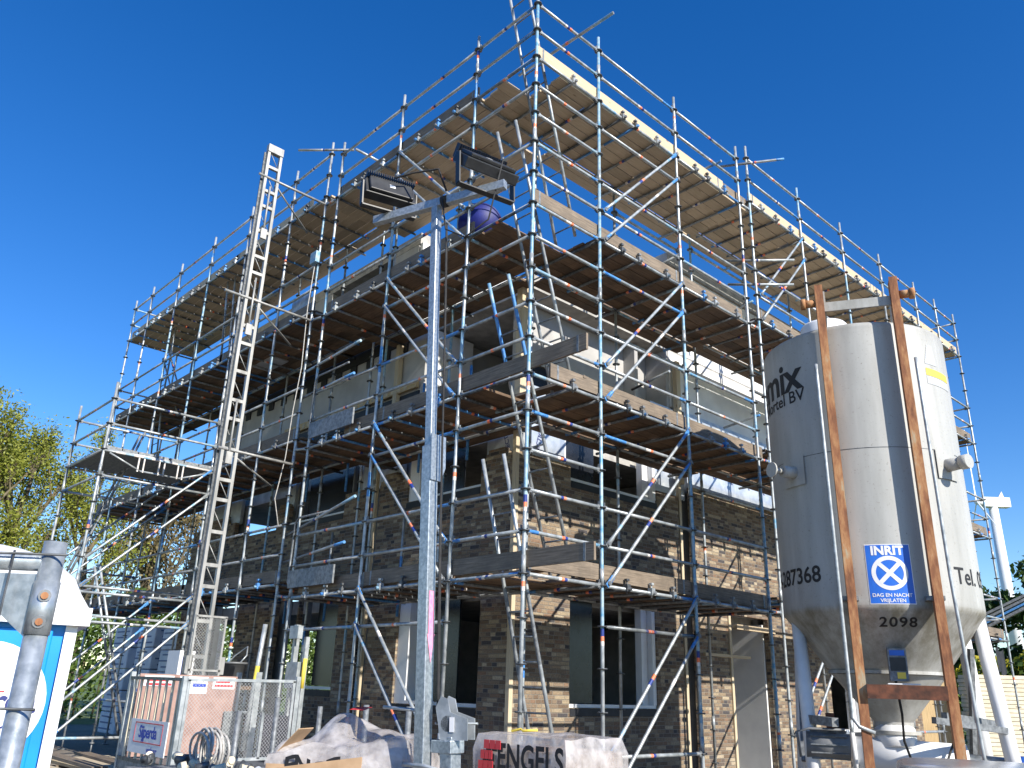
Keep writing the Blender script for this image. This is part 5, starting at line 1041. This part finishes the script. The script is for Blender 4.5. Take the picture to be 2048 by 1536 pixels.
def support(c, w, d, z, label):
    t = thing('steel_rack', label, 'rack', c); m_ = MB(); c = V(c)
    for sx in (-1, 1):
        for sy in (-1, 1): m_.box((c.x + sx * w / 2 - .02, c.y + sy * d / 2 - .02, 0), (c.x + sx * w / 2 + .02, c.y + sy * d / 2 + .02, z))
    m_.build('leg', 'galv_dull', t); m_ = MB(); m_.box((c.x - w / 2 - .03, c.y - d / 2 - .03, z), (c.x + w / 2 + .03, c.y + d / 2 + .03, z + .05)); m_.build('shelf', 'plank_old', t)
support((-6.9, -.58, 0), 2.9, .4, 1.5, 'low steel rack behind the brown plywood hoist wall')
tub((-5.87, -.58, 1.555), .2, .34, 'dark grey bucket with hoop handle on the rack behind the hoist wall', 'grey_plastic', name='bucket')
bx = thing('white_carton', 'white carton standing on the rack left of the hoist mast', 'box', (-7.9, -.6, 1.555)); m_ = MB(); m_.box((-8.15, -.72, 1.555), (-7.65, -.45, 2.08)); m_.build('carton_body', 'sign_white', bx); m_ = MB(); m_.box((-7.6495, -.66, 1.66), (-7.647, -.5, 1.98)); m_.build('print', 'ink_blue', bx)
tub((-1.55, .3, 8.28), .34, .34, 'deep blue plastic tub lying on its side on the third deck', 'dark_blue_plastic', (-.45, .6, .55), hnd=False)
eb = thing('junction_box', 'small pale electrical box strapped high on a post of the long side', 'electrical box', (-5.87, -.06, 9.2)); m_ = MB(); m_.box((-5.98, -.13, 9.12), (-5.76, -.04, 9.36)); m_.build('enclosure', 'pale_blue', eb, .01); m_ = MB(); m_.path([V(-5.87, -.07, 9.12), V(-5.9, -.09, 8.2), V(-5.86, -.08, 7.0), V(-5.93, -.1, 6.2), V(-5.95, -.12, 5.3), V(-6.1, -.14, 4.6), V(-5.92, -.1, 4.1)], .009); m_.build('cable', 'hose', eb)
ms = thing('hanging_sheet', 'grey sheet hung on the guard rail behind the twin posts', 'sheet', (-6.5, .1, 8.4)); m_ = MB(); m_.frame((-6.9, .09, 8.2), (1, 0, 0), (0, 0, 1), (0, 1, 0), .7, .5, .02); m_.build('sheet_panel', 'galv', ms)
for x, z, lab in ((-4.6, 5.55, 'blue-grey framed panel standing on the second deck left of the mast'), (-4.7, 3.05, 'blue-grey framed panel standing on the lowest deck left of the mast')):
    t = thing('toe_panel', lab, 'panel', (x, -.02, z), 'framed steel panels'); m_ = MB(); m_.box((x - .75, -.05, z), (x + .6, -.02, z + .28)); m_.build('sheet', 'galv_dull', t); m_ = MB(); m_.path([V(x - .72, -.035, z + .02), V(x - .78, -.035, z + .1), V(x - .76, -.035, z + 1.05), V(x - .66, -.035, z + 1.14), V(x + .3, -.035, z + 1.14)], .018); m_.build('frame_tube', 'galv_dull', t)
for k in range(9):
    x, y, a, l = -9.6 + .25 * (k % 3), -2.9 + .235 * k, rnd.uniform(-.05, .06), rnd.uniform(3.0, 3.8); t = MB(); d = V(math.cos(a), math.sin(a), 0); t.frame(V(x, y, .24 + .05 * (k % 2) + (.09 if k in (3, 6) else 0)), d, V(-d.y, d.x, 0), (0, 0, 1), l, .22, .045)
    tag(t.build('timber_board', 'timber_pale' if k % 3 else 'board_weathered'), 'timber board lying in the loose flat pile left of the hoist platform', 'board', 'boards lying on the ground left of the hoist')
for x in (-8.9, -7.2):
    t = MB(); t.box((x, -3.0, .0), (x + .1, -.7, .235)); tag(t.build('timber_bearer', 'board_weathered'), 'square timber bearer lying under the loose board pile', 'timber', 'bearers under the board pile')
for k, (x, y, h) in enumerate(((-2.6, -2.0, 1.3), (-2.55, -1.55, 1.45), (-1.2, -1.2, 1.42), (-.75, -.95, 1.42), (-2.9, -.75, 1.35))):
    t = MB(); t.tube((x, y, 0), (x, y, h), .032, 0, 10); t.disc((x, y, .02), (0, 0, 1), .1, .03, 0, 12)
    tag(t.build('steel_post', 'galv_dull'), 'loose upright galvanised post standing between the hoist gate and the torn pallet', 'post', 'loose steel posts near the hoist')
hs = thing('hose_coil', 'grey coiled hose lying on a crate at the foot of the hoist gate', 'hose', (-1.6, -2.9, 0)); m_ = MB(); c = V(-1.45, -2.9, .98); N = 150
m_.path([c + V(.2 * math.cos(k * .33) * (1 + .15 * math.sin(k * .05)), .08 * math.sin(k * .11) + .0008 * k, +.18 * math.sin(k * .33) * (1 + .12 * math.cos(k * .07))) for k in range(N)], .013); m_.build('hose', 'hose', hs)
cr = thing('steel_crate', 'low steel crate heaped with couplers under the coiled hose', 'crate', (-1.5, -2.8, 0)); m_ = MB(); m_.box((-2.6, -3.2, .1), (-.5, -2.5, .75)); m_.build('crate_body', 'galv_dull', cr); m_ = MB(); r2 = random.Random(9)
for k in range(30):
    x, y = r2.uniform(-2.5, -.6), r2.uniform(-3.1, -2.6); a = r2.uniform(0, 3); m_ = MB(); m_.tube((x, y, .78 + r2.random() * .1), (x + .12 * math.cos(a), y + .12 * math.sin(a), .8 + r2.random() * .1), .035, 0, 10); m_.disc((x + .06 * math.cos(a), y + .06 * math.sin(a), .83), (math.cos(a + 1.2), math.sin(a + 1.2), .2), .05, .05, 0, 10)
    tag(m_.build('scaffold_coupler', r2.choice(['galv', 'dark_steel', 'cream'])), 'scaffold coupler lying loose on the steel crate beside the hose', 'coupler', 'couplers heaped on the steel crate')
# aluminium planks laid up at the far right end
t = thing('plank_bundle', 'tilted bundle of grey planks with a blue edge at the right end of the scaffold', 'planks', (.3, 17.0, 3.2))
for k, mt in enumerate(('galv_dull', 'blue_paint', 'galv_dull', 'galv_dull')):
    m_ = MB(); a = V(-1.25, 16.9 + .05 * k, 3.15 + .12 * k); b = V(.9, 17.6 + .05 * k, 4.3 + .10 * k); m_.beam(a, b, .32, .06 if k != 1 else .05); m_.build('plank', mt, t)
ts = thing('panel_stack', 'tall cream stack of thin boards beyond the right end of the scaffold', 'board stack', (-1.3, 19.0, 0)); m_ = MB(); c = V(-1.35, 19.3, 0); ax = V(.72, .69, 0); ay = V(-.69, .72, 0)
for k in range(20): m_.frame(c - ax * (.75 + rnd.uniform(-.03, .03)) - ay * .5 + V(0, 0, .3 + k * .105), ax, ay, (0, 0, 1), 1.5 + rnd.uniform(-.03, .03), 1.0, .092)
m_.build('boards', 'cream', ts); m_ = MB(); m_.frame(c - ax * .75 - ay * .45, ax, ay, (0, 0, 1), 1.5, .1, .29); m_.frame(c - ax * .75 + ay * .35, ax, ay, (0, 0, 1), 1.5, .1, .29); m_.build('bearers', 'board_weathered', ts)
t = MB(); t.frame(V(-3.6, 17.6, .3), ax, (0, 0, 1), ay, 1.6, 1.9, .02); tag(t.build('plywood_sheet', 'osb'), 'pale plywood sheet standing left of the cream board stack', 'sheet')
t = MB(); b0 = 0; N = 8
for j in range(N + 1):
    for i in range(N + 1): t.v.append(V(-.12 + .03 * math.sin(i * 1.1), 15.9 + .5 * i / N, 2.35 + .55 * j / N + .05 * math.sin(i * .9)))
for j in range(N):
    for i in range(N): q = j * (N + 1) + i; t.face((q, q + 1, q + N + 2, q + N + 1), 0, None, True)
tag(t.build('black_sheet', 'black_membrane'), 'black plastic sheet hanging in the end bay right of the silo', 'sheet')

for k, (x, y, z, w, d, h, lab, mt) in enumerate(((-1.05, 4.2, 5.5, .5, .9, .42, 'small stack of pale building blocks on the second deck behind the short face board', 'white_panel'), (-4.1, .9, 5.5, 1.1, .4, .35, 'small stack of grey building blocks on the second deck of the long side', 'block_grey'), (-9.0, .8, 8.15, .9, .4, .45, 'grey blocks stacked on the third deck behind the hoist mast', 'block_grey'))):
    t = thing('block_stack', lab, 'block stack', (x, y, z)); nx = 3; nl = max(2, int(h / .16))
    for l in range(nl):
        for i in range(nx):
            m_ = MB(); lx, ly = (w / nx, d) if w > d else (w, d / nx); ox = x - w / 2 + (i * lx if w > d else 0); oy = y - d / 2 + (0 if w > d else i * ly); m_.box((ox + .004, oy + .004, z + l * .16), (ox + lx - .004, oy + ly - .004, z + l * .16 + .155)); m_.build('block', mt, t)
for k, (x, y, z, a, l, lab) in enumerate(((-2.6, .75, 5.5, .12, 2.6, 'loose board lying on the second deck left of the corner'), (-.5, 3.4, 8.0, 1.5, 2.2, 'loose board lying on the third deck right of the corner'), (-6.8, .6, 8.18, -.05, 3.0, 'loose board lying on the third deck behind the twin posts'), (-3.2, 1.0, 3.0, .05, 2.4, 'loose board lying on the lowest deck left of the corner'))):
    m_ = MB(); d = V(math.cos(a), math.sin(a), 0); m_.frame(V(x, y, z + .06), (d + V(0, 0, .03)), V(-d.y, d.x, 0), (0, 0, 1), l, .2, .04); tag(m_.build('loose_board', 'board_weathered'), lab, 'board')

# ------------------------------------------------------------------ wind turbine
wt = thing('wind_turbine', 'white wind turbine far away beyond the right end of the scaffold', 'wind turbine', (-77.5, 281, 0))
m_ = MB(); m_.tube((-77.5, 281, 0), (-77.5, 281, 60.5), 2.0, 0, 24, 1.35); m_.build('tower', 'turbine_white', wt)
hub = V(-81.0, 279.4, 61.6); nx_ = V(-.62, -.25, 0).normalized() if False else V(-.84, -.5, .0).normalized()
m_ = MB(); m_.frame(V(-77.5, 281, 60.4) - V(-rv.x, -rv.y, 0) * -3.4 - fv * 1.4, rv, fv, (0, 0, 1), 8.4, 2.8, 3.0); m_.prism([V(-77.5, 281, 63.4) + rv * 2 - fv * .2, V(-77.5, 281, 63.4) + rv * 4 - fv * .2, V(-77.5, 281, 65.6) + rv * 3.4 - fv * .2], fv * .4); m_.build('nacelle', 'turbine_white', wt)
hub = V(-77.5, 281, 61.9) - rv * 4.4; m_ = MB(); m_.tube(hub - rv * 1.1, hub + rv * 1.4, .6, 0, 16, 1.4); m_.build('hub', 'turbine_white', wt)
bd = (rv * -.1 + fv * -.0)
for ang in (90, 210, -30):
    a = R_(ang); hz = (rv * .3 + fv * .95).normalized(); d = (V(0, 0, 1) * math.sin(a) + hz * math.cos(a)).normalized(); s = d.cross((rv * .95 - fv * .3).normalized()).normalized(); s = (s + rv * .35 * (1 if s.dot(rv) >= 0 else -1)).normalized(); m_ = MB(); pts = []
    prof = [(0, .5), (3, 1.1), (9, .95), (16, .6), (24, .12)]
    up_ = [hub - rv * .8 + d * l + s * w for l, w in prof]; dn = [hub - rv * .8 + d * l - s * (w * .35) for l, w in prof]
    for k in range(len(prof) - 1): m_.prism([up_[k], up_[k + 1], dn[k + 1], dn[k]], rv * (.35 - .06 * k))
    m_.build('blade', 'turbine_white', wt)

# ------------------------------------------------------------------ trees and hedges
def tree(name, base, h, spread, nleaf, leaf, leafsize, label, seed, trunk_r=.3, lean=(0, 0), bare=0.0, low=.25, group='trees behind the site', bend=0.25, upward=.55):
    r2 = random.Random(seed); t = thing(name, label, 'tree', base, group); base = V(base); m_ = MB(); tips = []
    def limb(p, d, l, r, depth):
        pts = [p]; q = V(p); dd = V(d)
        for k in range(4):
            dd = (dd + V(r2.uniform(-1, 1), r2.uniform(-1, 1), r2.uniform(-.3, .8)) * bend * .5).normalized(); q = q + dd * (l / 4); pts.append(q)
        n = 7 if depth < 2 else (5 if depth < 3 else 3)
        for k in range(4):
            m_.tube(pts[k], pts[k + 1], r * (1 - .16 * k), 0, n, r * (1 - .16 * (k + 1)), cap=False)
        if depth >= 4: tips.extend(pts[1:]); return
        if depth >= 2: tips.extend(pts[2:])
        for k in range(r2.choice([3, 3, 4]) if depth > 0 else 9):
            f = r2.uniform(.35, 1) if depth > 0 else low + (1 - low) * (k + .6) / 9
            i = min(3, int(f * 4)); b = pts[i].lerp(pts[i + 1], f * 4 - i); an = r2.uniform(0, 2 * PI) if depth else k * 2.4 + r2.uniform(-.4, .4)
            side = V(math.cos(an), math.sin(an), 0); nd = (dd * .5 + side * (.75 if depth == 0 else .7) * spread + V(0, 0, upward)).normalized()
            limb(b, nd, l * (r2.uniform(.45, .62) if depth else r2.uniform(.34, .5) * (1.15 - .4 * f)), r * (.42 if depth == 0 else .55) * (1 - .1 * k / 9), depth + 1)
    limb(base, V(lean[0], lean[1], 1).normalized(), h * .82, trunk_r, 0); m_.build('trunk', 'bark', t)
    m_ = MB()
    for k in range(nleaf):
        p = r2.choice(tips); p = p + V(r2.gauss(0, 1), r2.gauss(0, 1), r2.gauss(0, 1)) * .28; s = leafsize * r2.uniform(.5, 1.3)
        a = V(r2.gauss(0, 1), r2.gauss(0, 1), r2.gauss(0, 1)).normalized(); b = a.orthogonal().normalized(); c = a.cross(b); th = r2.uniform(0, PI); u = (b * math.cos(th) + c * math.sin(th)); v = a.cross(u)
        n = len(m_.v); m_.v += [p - u * s, p + v * s * .45, p + u * s, p - v * s * .45]; m_.face((n, n + 1, n + 2, n + 3))
    m_.build('crown', leaf, t)
tree('poplar_tree', (-34.5, -1.0, 0), 11.6, .8, 18000, 'leaf_spring', .085, 'leafy yellow-green tree at the left edge, behind the fence', 11, .34, low=.18)
tree('poplar_tree', (-35.5, 2.6, 0), 11.3, .75, 18000, 'leaf_spring', .085, 'yellow-green tree whose top shows just left of the access tower', 12, .32, low=.18)
tree('poplar_tree', (-36, 5.9, 0), 10.8, .75, 13000, 'leaf_spring', .085, 'yellow-green tree standing behind the access tower', 13, .32, low=.2)
tree('budding_tree', (-37, 9.0, 0), 10.4, .9, 5200, 'leaf_bud', .12, 'brownish budding tree seen through the left end of the scaffold', 14, .28, low=.15)
tree('budding_tree', (-38, 12.2, 0), 9.5, .9, 4200, 'leaf_bud', .12, 'sparse budding tree half hidden behind the house', 15, .26, low=.15)
tree('poplar_tree', (-37, -5, 0), 11.6, .8, 9000, 'leaf_spring', .17, 'yellow-green tree mostly outside the left edge', 16, .32, low=.18)
tree('leafy_tree', (-3.0, 36.0, 0), 7.6, 1.2, 14000, 'leaf_dark', .2, 'dark green tree above the hedge at the right edge', 17, .3, low=.1, upward=.25)
tree('leafy_tree', (1.5, 38.0, 0), 7.0, 1.2, 9000, 'leaf_dark', .2, 'dark green tree outside the right edge, behind the parked car', 18, .3, low=.1, upward=.25)
tree('leafy_tree', (-8.0, 37.0, 0), 6.4, 1.2, 9000, 'leaf_dark', .2, 'dark green tree behind the silo', 19, .3, low=.1, upward=.25)
def hedge(x0, y0, x1, y1, h, w, n, label, flower, seed, leaf='leaf_hedge'):
    r2 = random.Random(seed); t = thing('hedge', label, 'hedge', ((x0 + x1) / 2, (y0 + y1) / 2, 0)); d = V(x1 - x0, y1 - y0, 0); L = d.length; d.normalize(); s = V(-d.y, d.x, 0)
    for nm, lf, cnt in (('foliage', leaf, n),) + ((('flowers', 'flower_yellow', int(n * .28)),) if flower else ()):
        m_ = MB()
        for k in range(cnt):
            u = r2.uniform(0, L); hh = h * (1 + .12 * math.sin(u * 1.1) + .08 * math.sin(u * 2.7)); z = hh * r2.random() ** .55 if nm == 'foliage' else hh * r2.uniform(.78, 1.05)
            p = V(x0, y0, 0) + d * u + s * r2.uniform(-w, w) * (1 - .5 * (z / hh) ** 3) + V(0, 0, z); q = r2.uniform(.06, .15) * (1 if nm == 'foliage' else .7)
            a = V(r2.gauss(0, 1), r2.gauss(0, 1), r2.gauss(0, 1)).normalized(); b = a.orthogonal().normalized(); c = a.cross(b); i = len(m_.v); m_.v += [p - b * q, p + c * q * .6, p + b * q, p - c * q * .6]; m_.face((i, i + 1, i + 2, i + 3))
        m_.build(nm, lf, t)
    m_ = MB()
    for k in range(int(L / .7)): p = V(x0, y0, 0) + d * (k * .7 + .3); m_.tube(p, p + V(r2.uniform(-.3, .3), r2.uniform(-.3, .3), h * .8), .04, 0, 5, .015)
    m_.build('stems', 'bark', t)
hedge(-9, 24.5, 6, 27.5, 3.0, .9, 15000, 'flowering hedge with yellow blossom behind the cream board stack', True, 21)
hedge(-31, -6, -29, 30, 4.4, 1.2, 34000, 'long plain green hedge at the back of the site, left of and behind the house', False, 22)
